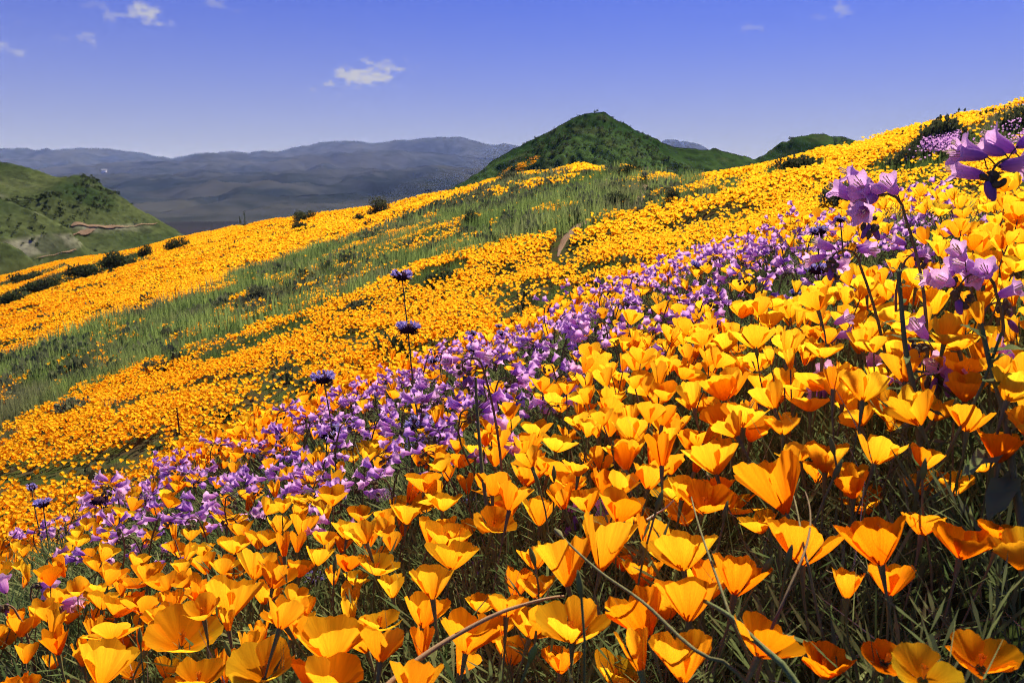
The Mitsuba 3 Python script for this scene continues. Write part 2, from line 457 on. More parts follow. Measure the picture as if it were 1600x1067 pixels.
def frond(rng):
    """finely cut poppy leaf, 1 tall"""
    b = Bag()
    bend = rng.uniform(.2, .7)
    p = lambda t: np.array([bend * t * t, 0, t * (1 - .25 * bend * t)])
    q_ = np.array([p(t) for t in np.linspace(0, 1, 4)]); w_ = np.array([[0, .012, 0]])
    b.add(np.vstack([q_ - w_, q_ + w_]), grid_faces(2, 4), np.tile(np.stack([np.full(4, .5), np.linspace(0, 1, 4)], 1), (2, 1)))
    for t in np.linspace(.25, 1, 9):
        for sgn in (-1, 1):
            d = unit(np.array([.5 + rng.uniform(-.3, .3), sgn * rng.uniform(.5, 1), .7]))
            L = rng.uniform(.18, .34)
            q = p(t); s = np.cross(d, [0, .3, 1]); s = unit(s) * .022
            b.add([q - s * .25, q + d * L * .55 + s * .5, q + d * L, q + d * L * .55 - s * .5], [(0, 1, 2), (0, 2, 3)], [(.5, .3), (.5, .7), (.5, 1), (.5, .7)])
    return np.vstack(b.v), np.vstack(b.f), np.vstack(b.t)


# ------------------------------------------------------------------ the far hillside
def in_poly(poly, x, y):
    return shapely.contains_xy(poly, x, y)


GREEN = [far_poly(p) for p in (
    [(-60, 600), (0, 573), (67, 551), (150, 528), (210, 506), (255, 484), (310, 474), (360, 470), (385, 440), (412, 419), (498, 393), (530, 398), (520, 440), (490, 484), (445, 503), (367, 516), (300, 553), (240, 574), (150, 590), (86, 630), (0, 668), (-60, 690)],
    [(498, 393), (540, 382), (610, 360), (700, 318), (770, 300), (795, 292), (930, 285), (1000, 300), (1000, 335), (930, 352), (850, 375), (760, 396), (690, 418), (625, 428), (560, 452), (520, 470), (490, 484)])]
DARK = [far_poly(p) for p in (
    [(300, 577), (345, 572), (400, 556), (470, 527), (502, 506), (472, 505), (400, 532), (330, 552)],
    [(636, 462), (700, 446), (732, 425), (722, 412), (680, 424), (640, 440)],
    [(-60, 500), (0, 466), (45, 445), (110, 424), (180, 403), (225, 392), (235, 410), (170, 432), (120, 440), (50, 462), (0, 488), (-60, 540)],
    [(-60, 480), (0, 452), (60, 436), (110, 418), (100, 412), (50, 428), (0, 444), (-60, 470)],
    [(160, 648), (215, 632), (225, 645), (180, 662)], [(-40, 700), (20, 680), (40, 690), (0, 712)],
    [(835, 500), (880, 478), (905, 462), (870, 455), (830, 478)], [(785, 520), (820, 505), (815, 490), (780, 505)],
    [(900, 440), (985, 425), (975, 415), (900, 428)], [(1055, 325), (1090, 312), (1080, 305), (1050, 315)],
    [(1195, 285), (1290, 268), (1290, 252), (1200, 270)], [(1340, 285), (1385, 282), (1460, 275), (1580, 240), (1640, 215), (1640, 165), (1580, 175), (1500, 212), (1420, 240), (1370, 262)])]
GREEN_U, DARK_U = shapely.union_all(GREEN).buffer(.5), shapely.union_all(DARK)
GREEN.append(far_poly([(765, 300), (790, 282), (850, 276), (930, 274), (1000, 286), (1080, 292), (1120, 300), (1090, 322), (1000, 338), (930, 345)]))
GREEN_U = shapely.union_all(GREEN).buffer(.5)
LAV = [far_poly(p) for p in ([(1400, 262), (1450, 262), (1530, 235), (1600, 205), (1600, 240), (1540, 240), (1440, 268)], [(1440, 240), (1500, 230), (1490, 250), (1435, 252)])]


def far_points(n, rng, y0, y1):
    """uniform over the ground of the view's wedge between two depths"""
    y = np.sqrt(rng.uniform(y0 ** 2, y1 ** 2, n))
    s = rng.uniform(-.76, .76, n)
    return s * y, y, s


PATHS = [[(872, 402), (880, 380), (893, 363), (915, 347), (945, 330)], [(985, 330), (1000, 316), (1010, 300), (1006, 288)]]
PATH_U = shapely.union_all([shapely.LineString([hit(u, v)[:2] for u, v in p]).buffer(.2) for p in PATHS])


def wavy(x, y):
    """plant patches have ragged edges"""
    q = np.stack([x * .6, y * .6, x * 0], -1)
    return x + 3.0 * (meshkit.fbm(q + 3, 3, 21) - .5), y + 3.0 * (meshkit.fbm(q + 9, 3, 22) - .5)


far = Bag()
rg = np.random.default_rng(11)
green_bag = Bag()
for y0, y1, dens, two in ((2.2, 7, 330, True), (7, 12, 340, True), (12, 17, 340, False), (17, 34, 170, False), (34, 130, 42, False)):
    n = int((y1 ** 2 - y0 ** 2) * .76 * dens)
    x, y, s = far_points(n, rg, y0, y1)
    yc = np.interp(s, CREST_S, CREST_Y)
    ey = np.interp(s, EDGE_S, EDGE_Y)
    g, d = in_poly(GREEN_U, *wavy(x, y)), in_poly(DARK_U, x, y)
    p = np.where(d, .05, np.where(g, .20, 1.0))
    cl = meshkit.fbm(np.stack([x * .9, y * .9, x * 0], -1), 3, 40)
    cl2 = meshkit.fbm(np.stack([x * .25, y * .25, x * 0], -1), 3, 44)
    p = p * np.where(g, np.clip((cl - .55) * 12, 0, 1) * np.clip((cl2 - .42) * 9, 0.12, 1) * 3.2, np.clip((cl - .30) * 6, .12, 1) * np.clip((cl2 - .10) * 8, .8, 1))
    back = np.clip((s - .15) * 6, 0, 1) * np.clip((y - 19) / 5, 0, 1)        # looser clumps along the right-hand skyline
    p = p * (1 - back * np.clip(1 - (cl - .44) * 9, 0, .9))
    keep = (rg.uniform(size=n) < p) & (y < yc * 1.06 + .5) & (y > ey + .15) & ~in_poly(PATH_U, x, y)
    x, y = x[keep], y[keep]
    k = len(x)
    P = np.stack([x, y, ground(x, y) + rg.uniform(.07, .2, k)], 1)
    S = rg.uniform(.048, .072, k) * (1.0 if y0 < 12 else 1.12 if y0 < 17 else 1.6 if y0 < 30 else 2.9)
    hue = np.clip(np.round(rg.normal(5.5 + 2.0 * np.clip(s[keep] + .15, -.5, .6), 1.1, k) + 3 * (meshkit.fbm(np.stack([x * .2, y * .2, x * 0 + 5], -1), 2, 50) - .5)), 0, 7)
    scatter(far, fan_cup(4, two=two), P, rotations(k, rg, .45), S, hue)
    # green growth: everywhere short between the flowers, taller where they are few
    n = int((y1 ** 2 - y0 ** 2) * .76 * (75 if y0 < 17 else 40 if y0 < 30 else 11))
    x, y, s = far_points(n, rg, y0, y1)
    g, d = in_poly(GREEN_U, *wavy(x, y)), in_poly(DARK_U, x, y)
    cl2 = meshkit.fbm(np.stack([x * .25, y * .25, x * 0], -1), 3, 44)
    yc = np.interp(s, CREST_S, CREST_Y)
    keep = (rg.uniform(size=n) < np.where(g, 1, np.where(d, .95, .6 if y0 < 17 else .3))) & (y < yc * 1.05) & (y > np.interp(s, EDGE_S, EDGE_Y) + .2) & ~in_poly(PATH_U, x, y)
    x, y, g, d = x[keep], y[keep], g[keep], d[keep]
    k = len(x)
    hgt = np.where(g, rg.uniform(.16, .48, k), np.where(d, rg.uniform(.12, .34, k), rg.uniform(.08, .15, k)))
    P = np.stack([x, y, ground(x, y) - .02], 1)
    tone = meshkit.fbm(np.stack([x * .5, y * .5, x * 0 + 2], -1), 3, 61)
    hue = np.clip(np.round(np.where(d, 1, np.where(g, 2 + 9 * (tone - .25), 2)) + rg.normal(0, 1, k)), 0, 7)
    hgt = hgt * np.where(g, .45 + 1.2 * tone, 1)
    wide = 1.0 if y0 < 17 else 1.6 if y0 < 30 else 2.6
    scatter(green_bag, tuft(7 if y0 < 30 else 5, rg, .9, .09 * wide), P, rotations(k, rg, .2), np.stack([hgt * .55, hgt * .55, hgt], 1), hue)
print('carpet', far.n, 'grass', green_bag.n)
far.put('poppy_carpet', 'm_petal')
labels['poppy_carpet'] = {'kind': 'stuff', 'label': 'carpet of countless small orange poppies over the far hillside', 'category': 'poppies'}
green_bag.put('hillside_grass', 'm_grass')
labels['hillside_grass'] = {'kind': 'stuff', 'label': 'green grass and herbs among the poppies of the hillside', 'category': 'grass'}

lav = Bag()
for poly in LAV:
    x0, y0, x1, y1 = poly.bounds
    x, y = rg.uniform(x0, x1, 1300), rg.uniform(y0, y1, 1300)
    k = in_poly(poly, x, y) & (meshkit.fbm(np.stack([x * .8, y * .8, x * 0], -1), 2, 71) > .47)
    x, y = x[k], y[k]
    scatter(lav, fan_cup(4, two=False), np.stack([x, y, ground(x, y) + rg.uniform(.15, .4, len(x))], 1), rotations(len(x), rg, 1.0), rg.uniform(.035, .06, len(x)), np.zeros(len(x)) + 4)
lav.put('lavender_flowers', 'm_bell')
labels['lavender_flowers'] = {'kind': 'stuff', 'label': 'drift of small lavender flowers below the shrubs at upper right', 'category': 'flowers'}


brush = Bag()
x, y, s = far_points(200000, rg, 8, 110)
k = in_poly(DARK_U, x, y) & (rg.uniform(size=len(x)) < np.where(y > 24, .45, .8)) & (meshkit.fbm(np.stack([x * .3, y * .3, x * 0 + 9], -1), 3, 81) > .42)
x, y = x[k], y[k]
big = np.clip(y / 40, .45, .9)
hb = rg.uniform(.18, .42, len(x)) * big
scatter(brush, tuft(9, rg, 1.1, .13, .9), np.stack([x, y, ground(x, y) - .02], 1), rotations(len(x), rg, .25), np.stack([hb * .8, hb * .8, hb], 1), np.clip(np.round(rg.normal(2.2, 1.4, len(x))), 0, 6))
brush.put('dark_brush', 'm_shrub')
labels['dark_brush'] = {'kind': 'stuff', 'label': 'strips of low dark brush between the poppy terraces', 'category': 'brush'}

# footpath: a strip that follows the terrain
def strip(key, px, widths, mat, label, lift=.012, n=60):
    p = smooth_line([hit(u, v)[:2] for u, v in px], n)
    w = np.interp(np.linspace(0, 1, n), np.linspace(0, 1, len(widths)), widths)
    t = unit(np.gradient(p, axis=0)); side = np.stack([t[:, 1], -t[:, 0]], 1)
    q = np.linspace(-.5, .5, 7)
    wob = 1 + .35 * (meshkit.noise(np.stack([np.arange(n) * .35, np.zeros(n), np.zeros(n)], 1), 5) - .5)
    xy = p[:, None] + side[:, None] * q[None, :, None] * (w * wob)[:, None, None]
    z = ground(xy[..., 0], xy[..., 1]) + lift - .05 * (np.abs(q) > .45)
    v = np.concatenate([xy, z[..., None]], 2).reshape(-1, 3)
    scene[key] = mikit.ply((v, grid_faces(n, 7)), mat, smooth=True)
    setting(key, label)
    return shapely.LineString(p)


strip('footpath', [(872, 402), (880, 380), (893, 363), (915, 347), (945, 330)], [.05, .2, .26, .3, .2, .05], 'm_path', 'short stretch of bare dirt footpath climbing through the poppies')
strip('footpath_001', [(985, 330), (1000, 316), (1010, 300), (1006, 288)], [.05, .5, .5, .05], 'm_path', 'upper stretch of dirt footpath beside the dark shrub')


# ------------------------------------------------------------------ shrubs of the hillside
def crown_mesh(rx, ry, rz, n, rng, size, hues=(0, 5)):
    """leafy shrub: leaf clumps of an uneven dome"""
    lob = rng.normal(size=(9, 3)); lob[:, 2] = np.abs(lob[:, 2]); lob = unit(lob) * rng.uniform(.35, .75, (9, 1))
    c = lob[rng.integers(0, 9, n)]
    d = unit(rng.normal(size=(n, 3)))
    p = c + d * (rng.uniform(.1, 1, (n, 1)) ** .5) * .50
    p[:, 2] = np.abs(p[:, 2])
    P = p * [rx, ry, rz]
    b = Bag()
    v = np.array([(0, 0, 0), (-.35, .12, .55), (0, 0, 1.1), (.35, -.12, .55)]); f = np.array([(0, 1, 2), (0, 2, 3)])
    hue = np.clip(np.round(rng.uniform(*hues, n) ), 0, 7)
    R = rotations(n, rng, .75)
    scatter(b, (v, f, np.full((4, 2), .5)), P, R, size * rng.uniform(.6, 1.3, n), hue)
    return b


rs = np.random.default_rng(23)


def shrub(u, v, w, h, label, name='shrub', hues=(0, 5), n=1300, wide=1.0):
    p = hit(u, v + h * .42)
    m = p[1] / F_PX
    rx, rz = w * m * .5, h * m
    root = thing(name, label, 'shrub')
    b = crown_mesh(rx, rx * .8 * wide, rz, n, rs, max(.04, min(.22, rx * .13)), hues)
    b.v = [x + [p[0], p[1], ground(p[0], p[1]) + .05 * rz] for x in b.v]
    b.put(part(root, 'crown'), 'm_shrub')
    for k in range(3):
        a = rs.uniform(0, 6.28); q = np.array([p[0], p[1], ground(p[0], p[1]) - .05])
        e = q + [math.cos(a) * rx * .5, math.sin(a) * rx * .5, rz * .7]
        bb = Bag().add(*tube(bezier(q, q + [0, 0, rz * .3], e - [0, 0, rz * .2], e, 5), np.linspace(.03, .012, 5) * max(1, rx), 4), hue=6)
        bb.put(part(root, 'stem'), 'm_stem')


for a in (
    (476, 340, 40, 18, 'small green shrub on the left skyline of the poppy slope'), (468, 354, 34, 16, 'dark shrub just below the green skyline shrub at left', 'shrub', (0, 3)),
    (594, 327, 44, 26, 'round brownish shrub on the skyline left of the conical hill', 'shrub', (2, 4)), (560, 344, 26, 12, 'low shrub just left of the round brownish shrub', 'shrub', (0, 4)),
    (277, 382, 42, 24, 'dark bushy shrub on the skyline beside the dirt road hill', 'shrub', (0, 2)), (228, 395, 32, 20, 'small dark shrub left of the bushy skyline shrub', 'shrub', (0, 2)),
    (184, 412, 60, 22, 'dark low shrub at the right end of the brown brush strip', 'shrub', (0, 2)), (132, 426, 60, 20, 'dark low shrub in the middle of the brown brush strip', 'shrub', (0, 2)),
    (70, 448, 66, 20, 'dark low shrub left of centre in the brown brush strip', 'shrub', (0, 2)), (16, 470, 60, 22, 'dark low shrub at the left edge in the brown brush strip', 'shrub', (0, 2)),
    (46, 436, 60, 13, 'dark low shrub in the upper strip of brush at far left', 'shrub', (0, 2)),
    (968, 320, 56, 30, 'dark grey-green shrub beside the dirt footpath', 'shrub', (0, 3)), (738, 341, 32, 20, 'green shrub in the grass left of the footpath', 'shrub', (0, 4)),
    (706, 338, 26, 14, 'small low green shrub left of the grass shrub', 'shrub', (1, 5)), (985, 272, 54, 22, 'dark green shrub on the crest below the conical hill', 'shrub', (0, 2)),
    (800, 278, 40, 18, 'pale grey-green shrub at the foot of the conical hill', 'shrub', (4, 7)), (1143, 303, 26, 12, 'small dark shrub in the poppies right of the footpath', 'shrub', (0, 3)),
    (1052, 312, 36, 22, 'upright green shrub right of the footpath', 'shrub', (1, 4)), (1250, 262, 80, 26, 'dark shrub clump below the small rounded hill', 'shrub', (0, 3)),
    (1518, 168, 44, 30, 'tall dark shrub on the skyline at upper right', 'shrub', (0, 3)), (1480, 214, 96, 42, 'large grey-green shrub above the lavender drift', 'shrub', (0, 4), 1800),
    (1412, 250, 56, 28, 'dim grey-green shrub at the left end of the lavender drift', 'shrub', (1, 5)), (1322, 313, 80, 40, 'feathery grey-green shrub behind the bellflower clump', 'shrub', (3, 6), 1800),
    (1585, 195, 70, 36, 'dark shrub at the right edge of the slope', 'shrub', (0, 3)), (1440, 225, 46, 22, 'low dark shrub left of the large grey-green shrub', 'shrub', (0, 3)),
    (565, 480, 60, 16, 'grey-green low shrub in the middle of the green strip', 'shrub', (3, 6)), (120, 640, 90, 34, 'bright green rounded herb bush at the left edge of the green strip', 'shrub', (5, 7)),
    (412, 462, 60, 24, 'bright green bush in the middle of the green strip', 'shrub', (5, 7)), (250, 575, 70, 20, 'grey low shrub beside the poppy ridge at left', 'shrub', (2, 5)),
    (690, 436, 60, 18, 'dark green low shrub among the middle poppies', 'shrub', (0, 3))):
    shrub(*a)

# herb clumps mottling the green strip and the carpet
herbs = Bag()
x, y, s = far_points(6000, rs, 8, 60)
g = in_poly(GREEN_U, *wavy(x, y))
cl3 = meshkit.fbm(np.stack([x * .35, y * .35, x * 0 + 6], -1), 3, 87)
k = (rs.uniform(size=len(x)) < np.where(g, 1.3, .13) * np.clip((cl3 - .42) * 5, 0, 1)) & (y < np.interp(s, CREST_S, CREST_Y) * 1.02) & (y > np.interp(s, EDGE_S, EDGE_Y) + 2) & ~in_poly(PATH_U, x, y)
x, y, g = x[k], y[k], g[k]
tmp = [crown_mesh(1, 1, .8, 46, rs, .34, (0, 0)) for _ in range(3)]
for q in range(3):
    a_, b_, g_ = x[q::3], y[q::3], g[q::3]
    scatter(herbs, (np.vstack(tmp[q].v), np.vstack(tmp[q].f), np.vstack(tmp[q].t)), np.stack([a_, b_, ground(a_, b_)], 1), rotations(len(a_), rs, .12),
            rs.uniform(.22, .5, len(a_)) * np.where(g_, 1, .8), np.clip(np.round(np.where(g_, rs.uniform(3.4, 7.4, len(a_)), rs.uniform(0, 4, len(a_)))), 0, 7))
herbs.put('green_herbs', 'm_shrub')
labels['green_herbs'] = {'kind': 'stuff', 'label': 'mottled grey-green herb growth in the grass of the hillside', 'category': 'herbs'}

# two thin dark trees on the left skyline, two white houses in the valley, and a thin stake
for u, v, h, lab in ((375, 352, 14, 'slender dark tree left of the pair on the poppy skyline'), (383, 352, 22, 'taller slender dark tree right of the pair on the poppy skyline')):
    d = pix_dir(u, v) * 120; p = np.array([d[0], d[1], float(ground(d[0], d[1]))])
    top = 120 * h / F_PX + d[2] - p[2]
    root = thing('tree', lab, 'tree')
    Bag().add(*tube([p, p + [.05, 0, top * .5], p + [0, 0, top]], [.2, .15, .04], 6), hue=1).put(part(root, 'trunk'), 'm_stem')
    b = crown_mesh(.42, .42, top * .55, 260, rs, .3, (0, 2)); b.v = [x + p + [0, 0, top * .48] for x in b.v]
    b.put(part(root, 'crown'), 'm_shrub')
for u, sz, lab in ((169, 16, 'tiny white house in the valley, left one of two'), (179, 20, 'tiny white house in the valley, right one of two')):
    m_ = mr_v[18:].reshape(-1, 3); d_ = pix_dir(u, 267)
    sel = m_[np.abs(m_[:, 0] / m_[:, 1] - d_[0]) < .01]
    y_ = np.linspace(4600, 6780, 600)
    o_ = np.argsort(sel[:, 1])
    k_ = np.argmax(np.interp(y_, sel[o_, 1], sel[o_, 2]) >= d_[2] * y_)
    p = d_ * (y_[k_] + 150)
    root = thing('house', lab, 'house')
    w = trimesh.creation.box((sz * 1.5, sz, 16)); w.apply_translation(p + [0, -150, -6])
    scene[part(root, 'wall')] = mikit.ply(w, 'm_plaster')
    r = trimesh.creation.extrude_polygon(shapely.Polygon([(-sz * .6, 0), (sz * .6, 0), (0, 5)]), sz * 1.7)
    r.apply_transform(trimesh.transformations.rotation_matrix(math.pi / 2, [1, 0, 0])); r.apply_transform(trimesh.transformations.rotation_matrix(math.pi / 2, [0, 0, 1]))
    r.apply_translation(p + [0, -150, 3.2] - [r.centroid[0], r.centroid[1], 0])
    scene[part(root, 'roof')] = mikit.ply(r, 'm_roof')
q = hit(282, 703)
root = thing('stake', 'thin dark wooden stake standing upright in the left poppies', 'stake')
Bag().add(*tube([q - [0, 0, .05], q + [.004, 0, .25], q + [-.003, 0, 72 * q[1] / F_PX]], [.012, .011, .009], 6)).put(root, 'm_stake')


# dirt road on the hillside across the valley

def road(key, surf, px, w, label):
    """a strip lying on the hill's own surface"""
    from scipy.interpolate import LinearNDInterpolator
    v = surf[int(surf.shape[0] * .2):, ::2].reshape(-1, 3)
    zf = LinearNDInterpolator(v[:, :2], v[:, 2])
    P = []
    for u, vv in px:
        d = pix_dir(u, vv)
        y = np.linspace(v[:, 1].min(), v[:, 1].max(), 900)
        z = zf(d[0] * y, y)
        k = np.where(z >= d[2] * y)[0]
        if len(k):
            P.append([d[0] * y[k[0]], y[k[0]]])
    L = smooth_line(np.array(P), 70)
    wob = 1 + .8 * (meshkit.noise(np.stack([np.arange(70) * .25, np.zeros(70), np.zeros(70)], 1), 2) - .5)
    q = np.linspace(-.5, .5, 4)
    xy = L[:, None] + np.array([0.15, 1.0])[None, None] * (q[None, :] * (w * wob)[:, None])[..., None]
    z = zf(xy[..., 0], xy[..., 1]) + .35
    scene[key] = mikit.ply((np.concatenate([xy, z[..., None]], 2).reshape(-1, 3), grid_faces(70, 4)), 'm_path', smooth=True)
    setting(key, label)


road('dirt_road', lh2_v, [(60, 405), (80, 402), (100, 398), (115, 393)], 2.2, 'pale dirt road along the foot of the left spur')
road('dirt_road_001', lh_v, [(90, 376), (112, 371), (126, 365), (146, 363)], 2.2, 'bend of the dirt road behind the left spur')
road('dirt_road_002', lh_v, [(112, 354), (135, 354), (160, 356), (190, 356), (215, 354), (245, 351)], 1.5, 'upper dirt road cut across the left hillside')


# scrub dots on the hills
def scrub(key, surf, n, size, label, seed, mat='m_shrub', front=None, dark=(0, 2)):
    v, rng = surf, np.random.default_rng(seed)
    i, j = rng.integers(v.shape[0] // 5, v.shape[0] * 3 // 4, n * 3), rng.integers(0, v.shape[1], n * 3)
    P = v[i, j] + rng.normal(0, .4, (n * 3, 3)) * [1, 1, .1]
    c = meshkit.fbm(P * .06, 3, seed)
    P = P[c > np.quantile(c, .6)][:n]
    b = Bag()
    cr = [crown_mesh(1, 1, .75, 18, rng, .62, (0, 0)) for _ in range(3)]
    for k, cc in enumerate(cr):
        t = np.vstack(cc.v), np.vstack(cc.f), np.vstack(cc.t)
        Q = P[k::3]
        scatter(b, t, Q, rotations(len(Q), rng, .1), size * rng.lognormal(0, .4, len(Q)), np.round(rng.uniform(*dark, len(Q))))
    b.put(key, mat)
    labels[key] = {'kind': 'stuff', 'label': label, 'category': 'scrub'}


scrub('hill_scrub', hill_v, 1500, .5, 'dark scrub dotting the conical hill', 5)
scrub('hill_scrub_001', hill2_v, 350, .5, 'dark scrub on the small rounded hill', 6)
scrub('hill_scrub_002', lh_v, 2000, .55, 'dark scrub on the hillside across the valley', 7)
scrub('hill_scrub_003', lh2_v, 260, .4, 'dark scrub on the pale grassy spur', 8)
scrub('hill_scrub_004', lh3_v, 70, .35, 'dark scrub on the low spur at far left', 9)

# poppies that spill over the left flank of the conical hill
b = Bag(); rp = np.random.default_rng(31)
poly = shapely.Polygon([(772, 282), (800, 262), (830, 247), (846, 242), (838, 254), (822, 262), (812, 274), (800, 290)])
vv = hill_v.reshape(-1, 3)
scr = np.stack([CX + F_PX * (vv[:, 0] / (vv[:, 1] * CP - vv[:, 2] * SP)), CY - F_PX * (vv[:, 1] * SP + vv[:, 2] * CP) / (vv[:, 1] * CP - vv[:, 2] * SP)], 1)
cell = vv[in_poly(poly, scr[:, 0], scr[:, 1])]
if len(cell):
    P = cell[rp.integers(0, len(cell), 6000)] + rp.normal(0, .6, (6000, 3)) * [1, 1, .1]
    P = P[meshkit.fbm(P * .35, 3, 3) > .45]
    scatter(b, fan_cup(4, two=False), P, rotations(len(P), rp, .6), rp.uniform(.10, .2, len(P)), np.full(len(P), 4.0))
    b.put('hill_poppies', 'm_petal')
    labels['hill_poppies'] = {'kind': 'stuff', 'label': 'orange poppies running up the left flank of the conical hill', 'category': 'poppies'}


# ------------------------------------------------------------------ the near bench: poppies
def petals(base, axis, L, th, hue, rng, ns=9, nt=9, roll=None, flare=0.0, droop=0.0):
    Fm = frame(axis)
    roll = rng.uniform(0, 6.28) if roll is None else roll
    out = []
    for k in range(4):
        thk = np.clip(th * (1 + rng.normal(0, .12) + (droop if k == 0 else 0)), .12, 1.5)
        s = np.linspace(0, 1, 24)
        ang = thk * (1.42 - .80 * s + (.34 + flare) * s ** 2.2)
        ds = np.full(24, L / 23); ds[0] = 0
        r0, z0 = np.cumsum(np.sin(ang) * ds), np.cumsum(np.cos(ang) * ds)
        S, Tt = np.meshgrid(np.linspace(0, 1, ns) ** .85, np.linspace(-1, 1, nt), indexing='ij')
        ph = rng.uniform(0, 6.28, 4)
        cut = .20 * Tt ** 2 + .10 * np.abs(Tt) ** 5 + .022 * np.sin(Tt * 7 + ph[0]) + .014 * np.sin(Tt * 15 + ph[1]) + .012 * np.sin(Tt * 31 + ph[2])
        se = S * (1 - cut)
        r, z = np.interp(se, s, r0), np.interp(se, s, z0)
        out_k = .93 if k % 2 else 1.0
        r = r * out_k * (1 + .11 * Tt ** 2 * S) + .002
        a = roll + k * math.pi / 2 + rng.normal(0, .1) + Tt * (1.0 if k % 2 == 0 else .92) * (.62 + .38 * np.sqrt(S)) * (.82 if th < .35 else 1)
        z = z + L * S ** 2 * (.035 * np.sin(3.1 * Tt + ph[2]) + .02 * np.sin(8 * Tt + ph[1]) + .012 * np.sin(19 * Tt + ph[0])) + L * .02 * k / 4
        r = r + L * S ** 2 * (.045 * np.sin(3.7 * Tt + ph[3]) + .018 * np.sin(9 * Tt + ph[0]) + .012 * np.sin(17 * Tt + ph[3])) + L * .035 * np.exp(-(Tt * 4) ** 2) * np.sin(S * 3)
        V = np.stack([r * np.cos(a), r * np.sin(a), z], -1).reshape(-1, 3) @ Fm.T + base
        uv = np.stack([.5 + .44 * Tt, S], -1).reshape(-1, 2); uv[:, 0] += np.clip(hue + rng.integers(-1, 2), 0, 7)
        out.append((V, grid_faces(ns, nt), uv))
    return out


def stem_line(root, base, axis, n=8, wob=.01, rng=RNG):
    h = np.linalg.norm(base - root)
    return bezier(root, root + [rng.normal(0, wob), rng.normal(0, wob), h * .45], base - axis * h * .3, base, n)


def stamens(base, axis, L, rng):
    Fm = frame(axis); b = Bag()
    for _ in range(9):
        a, t = rng.uniform(0, 6.28), rng.uniform(.05, .3)
        d = np.array([math.sin(t) * math.cos(a), math.sin(t) * math.sin(a), math.cos(t)])
        e = (d * L * rng.uniform(.3, .42)) @ Fm.T
        b.add(*tube([base, base + e], [.0006, .0009], 3))
    return b


POP = []     # every poppy of the near bench: dict(base, axis, L, th, hue, root, label, group, w)


def add_poppy(base, axis, L, th, hue, label=None, group=None, hero=False, px=None, **kw):
    x, y = base[0] + RNG.normal(0, .018) - axis[0] * .10, base[1] + RNG.normal(0, .018) - axis[1] * .10
    root = np.array([x, y, float(ground(x, y)) - .01])
    POP.append(dict(base=base, axis=axis, L=L, th=th, hue=hue, root=root, label=label, group=group, hero=hero, px=px, kw=kw))


def project(p):
    d = p[..., 1] * CP - p[..., 2] * SP
    return np.stack([CX + F_PX * p[..., 0] / d, CY - F_PX * (p[..., 1] * SP + p[..., 2] * CP) / d], -1), d


